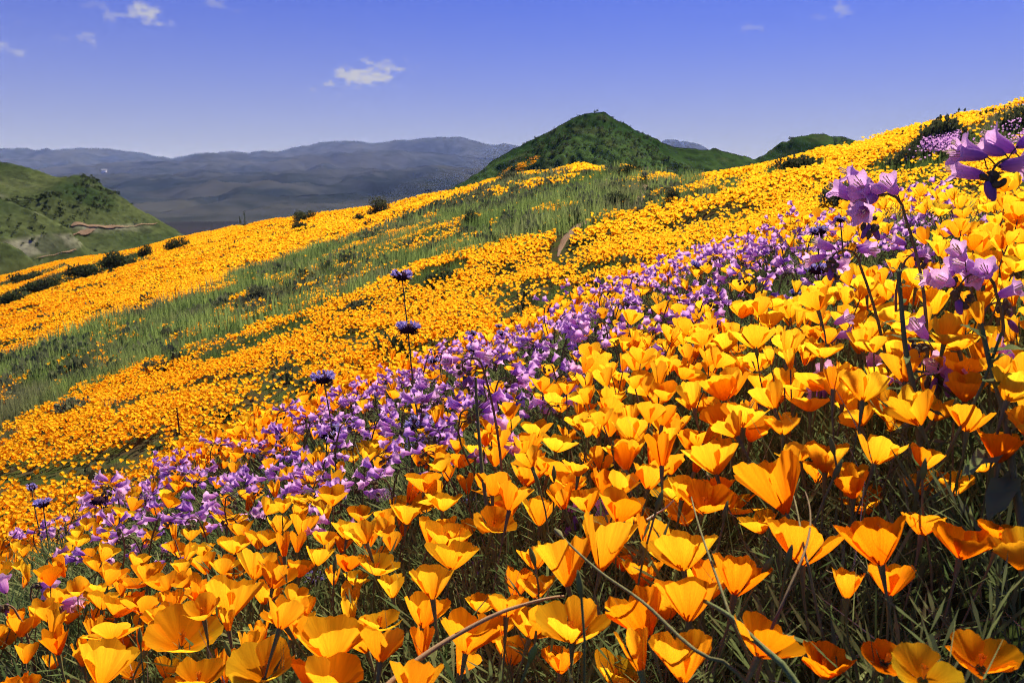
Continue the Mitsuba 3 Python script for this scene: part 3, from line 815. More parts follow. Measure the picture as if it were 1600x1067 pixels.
# u, v, width, height, lean (-left +right), towards the camera, hue 0 orange .. 7 yellow, label
HEROES = [
    (1209, 757, 96, 96, -.45, .0, 2, 'largest orange poppy, half folded with a bright left petal, above the dark hollow'),
    (1370, 848, 96, 78, -.25, .2, 1, 'broad orange poppy with a shadowed petal over the dark hollow at right'),
    (1390, 905, 72, 56, .0, .15, 1, 'orange poppy cup directly below the broad shadowed poppy at right'),
    (1323, 912, 43, 46, .05, .1, 3, 'small closed yellow poppy cup left of the lowest cup in the hollow'),
    (1253, 847, 110, 76, .0, .1, 2, 'wide open orange poppy behind two crossing stems, below the largest poppy'),
    (1187, 818, 56, 36, -.2, .2, 3, 'small orange poppy left of the wide one behind crossing stems'),
    (1115, 715, 80, 56, -.2, .1, 5, 'bright yellow poppy leaning left above the ragged orange poppy'),
    (1103, 783, 76, 54, .1, .5, 0, 'ragged deep orange open poppy left of the largest poppy'),
    (1443, 818, 56, 40, .2, .1, 3, 'small ruffled poppy tilted right at the right of the dark hollow'),
    (1505, 848, 72, 60, .1, .3, 0, 'crumpled dark orange poppy at the right side of the hollow'),
    (1373, 704, 66, 48, .3, .15, 4, 'yellow-orange poppy opening to the right beside the tall green stem'),
    (1290, 716, 66, 50, .0, .2, 3, 'orange poppy in the cluster left of the one opening to the right'),
    (1247, 706, 54, 30, -.2, .1, 4, 'flat yellow poppy at the left of the cluster behind the largest poppy'),
    (1280, 738, 50, 38, .1, .2, 2, 'orange poppy underneath the cluster behind the largest poppy'),
    (1590, 862, 66, 66, -.3, .2, 4, 'orange-yellow poppy cut off by the right edge'),
    (1563, 830, 56, 36, .1, .3, 0, 'dim orange poppy left of the right edge poppy'),
    (1152, 900, 76, 66, .1, .15, 1, 'upright orange poppy between crossing stems left of the hollow'),
    (1066, 860, 92, 66, -.1, .1, 4, 'big yellow-orange poppy right of the tall pointed pair'),
    (1195, 1000, 96, 66, .35, .2, 1, 'orange poppy spreading to the right at the bottom near the green stalk'),
    (1066, 1028, 92, 78, -.1, .1, 2, 'large orange poppy at the bottom left of the green stalk'),
    (1290, 1038, 76, 56, .0, .3, 0, 'dark orange poppy at the bottom under the hollow'),
    (1385, 1030, 66, 40, .1, .6, 0, 'crumpled red-orange poppy at the bottom between two bright ones'),
    (1445, 1052, 104, 46, .0, .5, 5, 'frilly yellow poppy cut by the bottom edge right of centre'),
    (1535, 1030, 96, 60, -.1, .5, 1, 'ruffled orange poppy in the bottom right corner'),
    (945, 850, 78, 86, .15, .0, 4, 'tall pointed yellow-orange poppy, right one of the tall pair'),
    (880, 878, 84, 78, -.25, .0, 4, 'broad yellow-orange poppy, left one of the tall pair'),
    (1003, 896, 56, 50, -.15, .1, 3, 'small pointed orange cup right of the tall pair'),
    (1000, 960, 92, 76, -.45, .0, 1, 'orange poppy cone opening left below the tall pair'),
    (893, 978, 102, 74, -.1, .4, 4, 'wide yellow poppy with spread petals below the tall pair'),
    (801, 1017, 56, 48, .1, .1, 4, 'yellow poppy cup near the bottom right of the curved dry twig'),
    (876, 1032, 58, 42, .0, .1, 2, 'orange poppy cup at the bottom below the wide yellow one'),
    (732, 990, 88, 66, .1, .1, 1, 'deep orange poppy under the curved dry twig'),
    (773, 982, 50, 48, .1, .2, 1, 'small orange poppy right of the deep orange one under the twig'),
    (664, 955, 62, 54, .1, .1, 2, 'orange goblet shaped poppy above the left part of the dry twig'),
    (593, 970, 62, 32, -.1, .2, 4, 'flat yellow-orange poppy left of the orange goblet'),
    (752, 944, 44, 30, .1, .2, 3, 'small orange poppy above the middle of the dry twig'),
    (839, 917, 52, 38, .0, .1, 3, 'small orange poppy just left of the broad tall pair poppy'),
    (807, 912, 42, 52, .1, .05, 1, 'narrow upright orange poppy left of the pair above the twig end'),
    (709, 868, 68, 50, .1, .2, 3, 'poppy with one flat and one upright petal, centre of the foreground'),
    (589, 884, 64, 36, .1, .25, 4, 'spread yellow-orange poppy left of the centre foreground'),
    (557, 905, 42, 22, .0, .1, 5, 'low flat yellow poppy below the spread one left of centre'),
    (636, 802, 46, 34, .0, .05, 5, 'round yellow poppy cup standing alone left of the tall green stem'),
    (692, 783, 52, 32, .0, .1, 5, 'heart shaped yellow poppy right of the round lone cup'),
    (543, 828, 42, 30, .0, .05, 5, 'round yellow poppy cup at the left of the lone pair'),
    (844, 798, 46, 48, .0, .1, 3, 'upright orange-yellow poppy just right of the tall green stem'),
    (773, 818, 64, 42, .2, .5, 3, 'ruffled orange poppy on the tall green stem'),
    (904, 731, 46, 28, .0, .1, 4, 'yellow poppy right of the tall green stem in the upper centre'),
    (943, 753, 34, 40, .1, .0, 1, 'narrow orange poppy left of the sunlit centre cup'),
    (915, 783, 54, 40, -.2, .2, 2, 'orange poppy behind the single purple bell at centre'),
    (1015, 745, 54, 42, .1, .1, 3, 'leaning orange-yellow poppy above the single purple bell'),
    (870, 693, 58, 30, .1, .15, 5, 'broad yellow poppy at the edge of the purple band'),
    (876, 630, 50, 30, .0, .05, 5, 'yellow poppy standing up from the purple band, right one of two'),
    (792, 664, 44, 28, .0, .05, 5, 'yellow poppy standing up from the purple band, left one of two'),
    (580, 695, 36, 18, .0, .1, 5, 'small yellow poppy inside the purple band left of the sage stalk'),
    (743, 703, 34, 20, .0, .1, 5, 'small yellow poppy inside the purple band touching the tall stem'),
    (825, 742, 46, 38, .1, .1, 3, 'orange-yellow poppy left of the yellow one in the upper centre'),
    (364, 933, 76, 64, .0, .0, 4, 'large heart shaped yellow-orange poppy at left centre'),
    (284, 993, 112, 66, .1, .45, 4, 'wide open poppy with a dark stamen column at lower left'),
    (163, 1036, 90, 72, .0, .0, 4, 'large round yellow-orange poppy cup at bottom left'),
    (400, 882, 56, 48, .0, .05, 4, 'tall yellow poppy cup above the large heart shaped one'),
    (520, 1000, 110, 76, .0, .15, 3, 'large orange poppy bowl at the bottom left of the dry twig'),
    (431, 900, 52, 42, .2, .1, 2, 'orange poppy folded to the right beside the heart shaped one'),
    (498, 869, 42, 30, .1, .05, 5, 'bright yellow poppy cup at left foreground behind dark stems'),
    (470, 888, 42, 30, .1, .1, 3, 'orange poppy cup left of the bright yellow cup'),
    (94, 933, 44, 34, .0, .1, 4, 'yellow-orange poppy near the left edge'),
    (161, 938, 44, 30, .0, .1, 4, 'yellow-orange poppy right of the left edge poppy'),
    (154, 918, 38, 18, .0, .1, 5, 'flat yellow poppy behind the left pair'),
    (122, 845, 32, 18, .0, .05, 6, 'heart shaped yellow poppy alone among the left purple flowers'),
    (298, 835, 30, 19, .0, .05, 5, 'small yellow poppy alone in front of the left purple band'),
    (356, 808, 46, 28, .0, .15, 4, 'double looking yellow poppy at the edge of the left purple band'),
    (469, 781, 40, 22, .0, .05, 5, 'yellow poppy right under the lower sage head at left'),
    (474, 820, 40, 38, .1, .05, 3, 'orange-yellow poppy cup below the yellow one under the sage head'),
    (438, 820, 38, 30, .0, .1, 4, 'yellow-orange poppy left of the cup under the sage head'),
    (367, 852, 52, 32, .0, .2, 4, 'loose yellow-orange poppy above the tall left cup'),
    (317, 858, 32, 24, .0, .05, 4, 'small orange poppy cup left of the loose one'),
    (232, 896, 48, 36, -.1, .1, 2, 'orange poppy with a bud in front at left'),
    (187, 950, 50, 32, .2, .1, 3, 'folded orange poppy at lower left'),
    (84, 1034, 26, 26, .1, .1, 4, 'small yellow poppy in the gap at bottom left'),
    (311, 1056, 78, 40, .0, .3, 3, 'orange poppy cut by the bottom edge left of centre'),
    (412, 1046, 116, 46, .0, .45, 5, 'wide yellow poppy cut by the bottom edge left of the twig'),
    (262, 1043, 40, 34, .1, .1, 4, 'yellow poppy between the two bottom left blooms'),
    (206, 1050, 38, 26, .0, .3, 4, 'low yellow poppy at the bottom beside the round cup'),
    (1223, 665, 50, 30, .0, .1, 4, 'orange-yellow poppy on the slope above the largest poppy'),
    (1512, 655, 58, 42, .1, .1, 3, 'orange poppy at right behind the large leaf'),
    (1265, 631, 50, 26, .0, .1, 5, 'yellow poppy touching purple bells at upper right'),
    (1535, 729, 34, 18, -.5, .1, 4, 'small leaning poppy petal beside the large leaf'),
    (1500, 571, 72, 38, .1, .2, 4, 'broad yellow-orange poppy beneath the right bellflower cluster'),
    (1180, 528, 62, 36, .0, .1, 5, 'pale yellow poppy among the crowded slope at upper right centre'),
    (1135, 535, 44, 34, -.1, .1, 5, 'rounded yellow poppy left of the pale one on the crowded slope'),
    (1203, 500, 40, 26, .0, .05, 6, 'yellow poppy above the pale one on the crowded slope'),
    (1330, 505, 50, 40, .0, .2, 5, 'yellow poppy left of the tall arched stem'),
    (1460, 470, 44, 44, -.1, .2, 6, 'tall yellow poppy between the arched stem and the right cluster'),
]
for u, v, w, h, lean, cam, hue, lab in HEROES:
    c = bench(np.array(float(u)), np.array(float(v)), HEAD + .01)
    Y = float(c[1]); m = Y / F_PX
    if w * m > .085:
        m = .085 / w; Y = m * F_PX
    if w * m < .032:
        m = min(.032 / w, 1.16 * m); Y = m * F_PX
    W, Hh = w * m, h * m
    open_ = W * .30 * min(cam * 1.3, .8)                 # how much the seen opening adds to the height
    th = math.atan2(W / 2, max(Hh - open_, .35 * W)) * .98
    L = math.hypot(W / 2, max(Hh - open_, .35 * W)) * 1.03
    axis = unit(np.array([lean + .06, .46 - 1.25 * cam, 1.0]))
    p = at(float(u), float(v), Y)
    add_poppy(p - axis * L * math.cos(th) * .52, axis, L, th, hue, lab, None, True, (u, v, w, h))

BAND = near_poly([(-60, 900), (0, 868), (60, 800), (150, 752), (300, 725), (450, 690), (520, 630), (620, 598), (700, 552), (800, 520), (900, 475), (1000, 432), (1100, 392), (1200, 352), (1300, 318), (1400, 296), (1500, 268), (1660, 232),
                  (1660, 300), (1560, 330), (1480, 390), (1400, 420), (1300, 440), (1200, 480), (1100, 520), (1000, 555), (920, 600), (880, 630), (820, 668), (760, 725), (700, 760), (600, 790), (500, 800), (400, 800), (330, 850), (240, 880), (130, 900), (0, 985), (-60, 1010)])
HOLLOW = near_poly([(1210, 900), (1150, 780), (1290, 750), (1430, 720), (1660, 690), (1660, 1000), (1480, 1010), (1300, 1000)])
HALF = near_poly([(560, 1000), (540, 850), (620, 790), (860, 760), (1000, 780), (1180, 740), (1300, 760), (1240, 1000), (1000, 1067), (700, 1067)])
GAPS = near_poly([(640, 930), (560, 860), (600, 820), (700, 790), (800, 840), (760, 900)])
hp = np.array([p['px'] for p in POP], float)
hY = np.array([p['base'][1] for p in POP])
rn = np.random.default_rng(77)
step = .0345
gx, gy = np.meshgrid(np.arange(-2.6, 2.9, step), np.arange(.36, 3.3, step))
gx, gy = gx.ravel() + rn.uniform(-.5, .5, gx.size) * step, gy.ravel() + rn.uniform(-.5, .5, gx.size) * step
cl = meshkit.fbm(np.stack([gx * 3, gy * 3, gx * 0], -1), 3, 90)
for x, y, c in zip(gx, gy, cl):
    s = x / y
    if abs(s) > .72 or y > np.interp(s, EDGE_S, EDGE_Y) + .12:
        continue
    band, hol, half = (bool(in_poly(q, x, y)) for q in (BAND, HOLLOW, HALF))
    pr = .18 if band else .02 if hol else .78 if half else 1.0
    if in_poly(GAPS, x, y):
        pr *= .65
    r = rn.uniform(size=8)
    if r[0] > pr * np.clip((c - .27) * 6, .25, 1):
        continue
    z = float(ground(x, y)) + HEAD + rn.normal(-.01, .028)
    base = np.array([x, y, z])
    (pu, pv), dd = project(base)
    L = (.0225 + .0155 * r[1])
    wpx = L * 1.4 / dd * F_PX
    if pv > 1110:
        continue
    near = (np.abs(hp[:, 0] - pu) < .34 * hp[:, 2] + .24 * wpx) & (np.abs(hp[:, 1] - pv + wpx * .3) < .34 * hp[:, 3] + .24 * wpx) & (y < hY + .06)
    if near.any():
        continue
    tl = np.array([rn.normal(.02, .24), rn.normal(.30, .26), 1.0])
    axis = unit(tl)
    th = np.clip(rn.normal(.52, .16), .2, 1.0) if r[2] > .14 else rn.uniform(.16, .28)
    right = np.clip((pu - 500) / 900, 0, 1) * np.clip((820 - pv) / 250, 0, 1)
    hue = int(np.clip(round(rn.normal(3.0 + 2.2 * right, 1.3)), 0, 7))
    add_poppy(base, axis, L, th, hue, px=(pu, pv, wpx, wpx * .8), droop=float(rn.choice([0, 0, 0, .55, -.3])), flare=float(rn.choice([0, 0, .25, -.2])))


LAND = [(1209, 757, 'largest half folded poppy'), (1370, 870, 'shadowed poppy over the dark hollow'), (1103, 783, 'ragged deep orange poppy'), (1443, 818, 'small ruffled poppy right of the hollow'), (1330, 712, 'poppy cluster behind the largest poppy'),
        (912, 860, 'tall pointed poppy pair'), (893, 978, 'wide yellow poppy below the tall pair'), (720, 990, 'curved dry twig'), (1195, 1000, 'poppy spreading right by the green stalk'), (709, 868, 'half flat half upright poppy'),
        (664, 820, 'round lone yellow cup pair'), (963, 790, 'bright magenta single bell'), (773, 818, 'ruffled poppy on the tall green stem'), (876, 640, 'yellow poppy standing in the purple band'), (364, 933, 'large heart shaped poppy at left'),
        (284, 993, 'wide open poppy at lower left'), (163, 1036, 'round cup at bottom left'), (520, 1000, 'large orange bowl left of the twig'), (122, 845, 'lone heart shaped yellow poppy at left'), (469, 790, 'yellow poppy under the sage head'),
        (1400, 318, 'tall arched bellflower'), (1560, 270, 'big lavender cluster at top right'), (1318, 402, 'smaller arched bellflower'), (1525, 440, 'full bellflower cluster at right'), (1540, 730, 'large ragged leaf'), (1300, 604, 'bell pair left of the tall stems'),
        (1190, 632, 'small single bell at middle right'), (1192, 515, 'pale yellow poppies of the crowded slope'), (640, 500, 'tallest sage stalk'), (512, 640, 'two-headed sage stalk'), (738, 566, 'central arched bellflower'), (1094, 415, 'tall sage head on the bright slope'),
        (154, 800, 'dry headed stalk at left'), (1000, 560, 'middle of the purple band edge'), (423, 740, 'violet sage head of the left band'), (300, 780, 'left purple band gap'), (950, 690, 'broad yellow poppies at the band edge')]
LAND = [a for a in LAND if 'gap' not in a[2] and 'edge' not in a[2][:14] and 'middle' not in a[2]]
DIRS = ['right of', 'below right of', 'below', 'below left of', 'left of', 'above left of', 'above', 'above right of']
ORD = ['nearest', 'second', 'third', 'fourth', 'fifth', 'sixth', 'seventh', 'eighth', 'ninth', 'tenth', 'eleventh', 'twelfth', 'thirteenth', 'fourteenth', 'fifteenth', 'sixteenth', 'seventeenth', 'eighteenth', 'nineteenth', 'twentieth', 'twenty-first', 'twenty-second', 'twenty-third', 'twenty-fourth', 'twenty-fifth', 'twenty-sixth', 'twenty-seventh', 'twenty-eighth']


def by_landmark(items):
    """items: (u, v, noun) -> a label each: which one it is, counted outward from the closest landmark"""
    cells = {}
    for i, (u, v, noun) in enumerate(items):
        d, lu, lv, nm = min((math.hypot(u - a, v - b), a, b, c) for a, b, c in LAND)
        k = int(round(math.atan2(v - lv, u - lu) / (math.pi / 4))) % 8
        cells.setdefault((noun, k, nm), []).append((d, i))
    out = [None] * len(items)
    for (noun, k, nm), got in cells.items():
        for r, (d, i) in enumerate(sorted(got)):
            out[i] = f'{ORD[min(r, 27)]} {noun} {DIRS[k]} the {nm}'
    return out


def zone(p):
    u, v = p['px'][:2]
    col = 'yellow' if p['hue'] >= 4 else 'orange'
    if v > 900:
        where = 'in the bottom left bed' if u < 420 else 'in the bottom middle bed around the dry twig' if u < 900 else 'along the bottom right edge'
        key = 'bottom left' if u < 420 else 'bottom middle' if u < 900 else 'bottom right'
    elif u < 560:
        where, key = 'in the left bed in front of the purple band', 'left bed'
    elif u < 900:
        where, key = 'in the centre bed around the tall green stem', 'centre bed'
    elif v > 640:
        where, key = 'in the bed right of centre above the hollow', 'right of centre'
    else:
        where, key = 'crowded on the bright slope at middle right', 'middle right slope'
    return f'{col} poppy {where}', f'{col} poppies, {key}'


order = sorted(range(len(POP)), key=lambda i: (not POP[i]['hero'], -POP[i]['px'][2] - (1e3 if False else 0)))
vis = [i for i in order if -25 < POP[i]['px'][0] < 1625 and POP[i]['px'][1] - POP[i]['px'][3] < 1062]
single = set(vis[:296])
for i, lab in zip(sorted(single), by_landmark([(*POP[j]['px'][:2], ('yellow' if POP[j]['hue'] >= 4 else 'orange') + ' poppy') for j in sorted(single)])):
    if not POP[i]['hero']:
        POP[i]['label'] = lab
rest = Bag(); rest_stem = Bag()
ra = np.random.default_rng(5)
for i, p in enumerate(POP):
    if i in single:
        lab, grp = p['label'], None if p['hero'] else zone(p)[1]
        root = thing('poppy', lab, 'poppy', grp)
        n, nt = (12, 21) if p['hero'] else (8, 11)
        for v, f, uv in petals(p['base'], p['axis'], p['L'], p['th'], p['hue'], ra, n, nt, **p['kw']):
            Bag().add(v, f, uv).put(part(root, 'petal'), 'm_petal')
        line = stem_line(p['root'], p['base'] + p['axis'] * .002, p['axis'], 8, .02, ra)
        rr = np.full(8, .00085); rr[-1] = .0028; rr[-2] = .0011
        Bag().add(*tube(line, rr, 6), hue=int(ra.integers(0, 4))).put(part(root, 'stem'), 'm_stem')
        if p['th'] > .5:
            stamens(p['base'] + p['axis'] * .003, p['axis'], p['L'], ra).put(part(root, 'stamens'), 'm_stamen', False)
    else:
        for v, f, uv in petals(p['base'], p['axis'], p['L'], p['th'], p['hue'], ra, 5, 6):
            rest.add(v, f, uv)
        rest_stem.add(*tube(stem_line(p['root'], p['base'], p['axis'], 5, .02, ra), .0011, 3), hue=int(ra.integers(0, 6)))
rest.put('poppy_bed__flowers', 'm_petal')
rest_stem.put('poppy_bed__stems', 'm_stem')
labels['poppy_bed'] = {'kind': 'stuff', 'label': 'remaining small poppies of the near flower bed', 'category': 'poppies'}
print('poppies', len(POP), 'single', len(single), 'heroes', len(HEROES))

# pointed green buds on bare stems
BUDS = []
for k in range(30):
    u, v = rn.uniform(40, 1580), rn.uniform(560, 1040)
    p = bench(np.array(u), np.array(v), HEAD + rn.uniform(-.01, .05))
    if in_poly(BAND, p[0], p[1]):
        continue
    ax = unit(np.array([rn.normal(0, .25), rn.normal(-.1, .2), 1]))
    g = np.array([p[0] - ax[0] * .1, p[1], float(ground(p[0], p[1]))])
    root = thing('poppy_bud', '', 'bud', 'pointed poppy buds among the flowers')
    BUDS.append((*project(p)[0], 'pointed green bud', root))
    Bag().add(*tube(stem_line(g, p, ax, 7, .02, rn), .0010, 5), hue=int(rn.integers(0, 5))).put(part(root, 'stem'), 'm_stem')
    z = np.linspace(0, 1, 7)
    Bag().add(*tube(p + np.outer(z * .019, ax), .0026 * np.sin(np.clip(z * 2.6 + .35, 0, 3.05)) * (1 - .3 * z) + .0003, 7), hue=4).put(part(root, 'bud'), 'm_leaf')


for b, lab in zip(BUDS, by_landmark([b[:3] for b in BUDS])):
    labels[b[3]]['label'] = lab


# ------------------------------------------------------------------ the near bench: leaves and grass
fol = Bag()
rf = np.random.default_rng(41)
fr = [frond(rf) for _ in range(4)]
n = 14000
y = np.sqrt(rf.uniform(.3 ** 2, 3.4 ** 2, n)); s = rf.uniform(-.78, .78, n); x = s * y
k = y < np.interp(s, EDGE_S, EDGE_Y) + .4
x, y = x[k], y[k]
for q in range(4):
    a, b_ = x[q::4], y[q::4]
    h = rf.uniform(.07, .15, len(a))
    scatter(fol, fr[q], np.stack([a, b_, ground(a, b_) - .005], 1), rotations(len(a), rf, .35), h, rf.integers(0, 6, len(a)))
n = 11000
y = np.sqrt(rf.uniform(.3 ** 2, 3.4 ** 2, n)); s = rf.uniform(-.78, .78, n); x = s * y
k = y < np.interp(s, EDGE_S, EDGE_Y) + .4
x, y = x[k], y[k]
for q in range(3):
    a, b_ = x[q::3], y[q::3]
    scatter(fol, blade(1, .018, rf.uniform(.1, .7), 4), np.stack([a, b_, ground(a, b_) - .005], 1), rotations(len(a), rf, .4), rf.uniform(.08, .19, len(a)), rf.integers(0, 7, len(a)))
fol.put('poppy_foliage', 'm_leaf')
labels['poppy_foliage'] = {'kind': 'stuff', 'label': 'feathery green poppy leaves and grass blades under the near flowers', 'category': 'foliage'}
dry = Bag()
n = 900
y = np.sqrt(rf.uniform(.35 ** 2, 2.6 ** 2, n)); s = rf.uniform(-.75, .75, n); x = s * y
for q in range(3):
    a, b_ = x[q::3], y[q::3]
    scatter(dry, blade(1, .022, .3, 3), np.stack([a, b_, ground(a, b_) + rf.uniform(.0, .05, len(a))], 1), rotations(len(a), rf, .9), rf.uniform(.06, .16, len(a)), np.zeros(len(a)))
dry.put('dry_grass', 'm_straw')
labels['dry_grass'] = {'kind': 'stuff', 'label': 'pale dry grass blades and stalks tangled in the green leaves', 'category': 'dry grass'}


# ------------------------------------------------------------------ purple bellflowers
def bell(base, axis, L, R, rng, hue, seg=20, rings=7, bag=None):
    Fm = frame(axis)
    s = np.linspace(0, 1, rings)
    prof = R * np.interp(s, [0, .12, .3, .6, .8, .92, 1], [.18, .42, .56, .62, .72, .92, 1.18])
    ph = rng.uniform(0, 6.28)
    a = np.arange(seg + 1) / seg * 2 * np.pi
    S, A = np.meshgrid(s, a, indexing='ij')
    lobe = .5 + .5 * np.cos(5 * (A + ph))
    e = np.clip((S - .66) / .34, 0, 1)
    r = prof[:, None] * (1 + e * (.34 * lobe - .12)) * (1 + .05 * np.cos(2 * A + ph * 3)) + R * .07 * S * np.cos(5 * (A + ph) + math.pi) * (S < .7)
    z = L * S + L * e * (.20 * lobe - .20) - L * .08 * e * e * lobe
    V = np.stack([r * np.cos(A), r * np.sin(A), z], -1).reshape(-1, 3) @ Fm.T + base
    uv = np.stack([A / (2 * np.pi) * .96 + .02, S], -1).reshape(-1, 2)
    b = bag or Bag()
    b.add(V, grid_faces(rings, seg + 1), uv, hue)
    return b


def bell_plant(tip, root, nfl, rng, label, group=None, side=None, flower=.034, hero=False, arch=.05, spread=1.0, curl=True, wig=.02):
    """stem that arches over at TIP with bells round the curl and dark hairy buds beneath"""
    key = thing('bellflower', label, 'bellflower', group)
    tip, root = np.asarray(tip, float), np.asarray(root, float)
    side = unit(np.array([rng.choice([-1, 1]) * 1.0, rng.normal(0, .4), 0])) if side is None else unit(np.array([side, -.15, 0.0]))
    H = tip[2] - root[2]
    top = tip - [0, 0, arch * .25]
    up = bezier(root, root + [rng.normal(0, wig), rng.normal(0, wig), H * .5], top - side * arch * 1.3 - [0, 0, H * .25], top - side * arch * .5, 10)
    a = np.linspace(0, 4.2 if curl else 2.4, 11)[1:]
    c = top - side * arch * .5 + side * arch * .55 - [0, 0, 0]
    rr = arch * .55 * (1 - a / 7.5)
    hook = c - side * (np.cos(a) * rr)[:, None] + np.array([0, 0, 1]) * (np.sin(a) * rr)[:, None]
    line = np.vstack([up, hook])
    rad = np.r_[np.linspace(.0030, .0019, 10), np.linspace(.0018, .0010, 10)] * .8
    Bag().add(*tube(line, rad, 6 if hero else 4), hue=int(rng.integers(3, 7))).put(part(key, 'stem'), 'm_stem')
    cal = Bag()
    back = unit(np.array([0, 1.0, .1]))
    for k in range(nfl):
        b0 = hook[min(k * 8 // max(nfl, 1), 8)] + rng.normal(0, .003, 3)
        ang = rng.uniform(-2.4, 2.4) if k else 0
        d = side * rng.uniform(.45, 1) + np.array([0, 0, 1]) * rng.uniform(-.25, .65) + np.array([0, -1.0, 0]) * rng.uniform(-.7, .75)
        d = unit(d)
        if rng.uniform() < .22:
            d = unit(d * [-.8, 1, .7])
        st = b0 + d * flower * rng.uniform(.2, .75) * spread + [0, 0, flower * rng.uniform(-.1, .35)]
        cal.add(*tube(bezier(b0, b0 + d * .004, st - d * .003, st, 4), .0007, 3), hue=0)
        L = flower * rng.uniform(.95, 1.3); R = flower * rng.uniform(.32, .40)
        bell(st, d, L, R, rng, int(rng.integers(3 if hero else 0, 8)), 20 if hero else 10, 7 if hero else 5).put(part(key, 'flower'), 'm_bell')
        if hero:
            last = [q for q in scene if q.startswith(key + '__flower')][-1]; sb = Bag(); Fh = frame(d)
            for q in range(5):
                aa = q * 1.257 + rng.uniform(0, .5); o = Fh @ np.array([math.cos(aa), math.sin(aa), 0]) * R * .22
                e = st + o * rng.uniform(.8, 1.8) + d * L * rng.uniform(.95, 1.15)
                sb.add(*tube([st + d * L * .25, st + o + d * L * .6, e], [.0004, .0004, .0007], 3))
            sb.put(last + '__stamens', 'm_straw', False)
        Fm = frame(d)
        for q in range(5):                        # sepals
            aa = q * 1.257 + rng.uniform(0, .3)
            sd = (Fm @ np.array([math.cos(aa) * .45, math.sin(aa) * .45, .9]))
            sn = unit(np.cross(sd, d)) * .0011
            cal.add([st - d * .001 - sn, st - d * .001 + sn, st + sd * flower * .36], [(0, 1, 2)], None)
    for k in range(9 if hero else 5):
        b0 = hook[rng.integers(5, 10)] + rng.normal(0, .004, 3)
        d = unit(np.array([rng.normal(0, .7), rng.normal(0, .6), -1 + rng.normal(0, .5)]))
        z = np.linspace(0, 1, 5)
        cal.add(*tube(b0 + np.outer(z * flower * rng.uniform(.25, .42), d), .0030 * np.sin(z * 2.7 + .3) + .0003, 5))
        for q in range(7 if hero else 3):
            e = unit(d + rng.normal(0, .7, 3)); sn = unit(np.cross(e, d + .1)) * .0006
            cal.add([b0 - sn, b0 + sn, b0 + e * flower * .3], [(0, 1, 2)], None)
    cal.put(part(key, 'calyx_cluster'), 'm_calyx', False)
    if hero:
        for k in range(2):
            b0 = hook[8] + rng.normal(0, .004, 3); d = unit(np.array([rng.normal(0, .4), -.2, -1]))
            z = np.linspace(0, 1, 8)
            Bag().add(*tube(b0 + np.outer(z * flower * .62, d), .0036 * np.sin(z * 2.6 + .35) ** .7 + .0002, 8)).put(part(key, 'bud'), 'm_bud')
    return key


rb = np.random.default_rng(61)


def foot(u, Y, lean=0.0):
    x = pix_dir(u, 600.0)[0] * Y + lean
    return np.array([x, Y, float(ground(x, Y)) - .01])


def hero_bell(u, v, Y, ru, nfl, label, side=-1, flower=.036, **kw):
    bell_plant(at(float(u), float(v), Y), foot(ru, Y), nfl, rb, label, side=side, flower=flower * .70, hero=True, **kw)


hero_bell(1380, 318, .90, 1452, 7, 'tall bellflower with a long bare arched stem nodding left at upper right', -1, .040, arch=.055, spread=.8)
hero_bell(1574, 262, .74, 1668, 8, 'large lavender bellflower cluster at the top right edge', -1, .038, arch=.04, spread=.8)
hero_bell(1318, 402, .95, 1425, 5, 'smaller arched bellflower nodding left below the tall arched one', -1, .032, arch=.045)
hero_bell(1525, 440, .85, 1585, 9, 'full purple bellflower cluster right of the tall bare stem', -1, .036, arch=.05)
hero_bell(736, 566, 1.0, 790, 4, 'arched bellflower on the tall green stem at the centre', -1, .028, arch=.03)
hero_bell(668, 632, 1.5, 708, 4, 'arched bellflower beside the sage stalk at centre', -1, .036, arch=.04)
for u, v, Y, sz, n, lab, sd in (
    (963, 790, .95, .034, 1, 'single bright magenta-purple bell above the tall pointed poppy', -1), (890, 818, .95, .034, 1, 'single purple bell lying left of the bright magenta one', 1),
    (1440, 545, .85, .030, 1, 'single upright lavender bell on the tall bare stem', -1), (1452, 592, .85, .036, 2, 'pair of purple bells behind the two tall stems at right', 1),
    (1497, 598, .85, .036, 2, 'pair of dark purple bells beneath the right cluster', -1), (1580, 588, .8, .034, 1, 'single lavender bell at the right edge below the cluster', -1),
    (1300, 604, 1.0, .034, 2, 'pair of purple bells left of the two tall stems', -1), (1190, 632, 1.1, .028, 1, 'single small purple bell in the middle right poppies', -1),
    (1295, 527, 1.15, .028, 2, 'two small purple bells in the yellow slope left of the tall stems', 1), (1560, 480, .9, .032, 1, 'single pink-purple bell right of the full cluster', 1),
    (1430, 405, 1.1, .026, 2, 'two small purple bells just right of the bare arched stem', 1), (1362, 590, 1.0, .03, 2, 'two purple bells behind dry stems left of the tall stems', 1),
    (170, 765, 1.75, .036, 5, 'tallest bellflower of the left purple band', -1), (60, 915, 1.25, .034, 2, 'pale purple bell pair near the left edge', 1), (85, 955, 1.15, .034, 2, 'pale pinkish bell pair low at the left edge', 1), (8, 950, 1.1, .036, 2, 'purple bells cut by the left edge', -1),
    (512, 802, 1.4, .038, 1, 'single pink-purple bell left of the round yellow poppy cup', -1), (583, 792, 1.4, .036, 1, 'single pink-purple bell right of the one beside the round cup', 1), (930, 905, .9, .030, 1, 'dark purple bell under the tall pointed poppy', 1),
    (730, 890, 1.1, .03, 2, 'low faded purple bells in the shade at centre foreground', 1), (1255, 715, .95, .022, 1, 'tiny purple bell behind the largest poppy', 1)):
    bell_plant(at(float(u), float(v), Y), foot(u + 14, Y), n, rb, lab, side=sd, flower=sz * .85, hero=True, arch=.028, curl=n > 2)

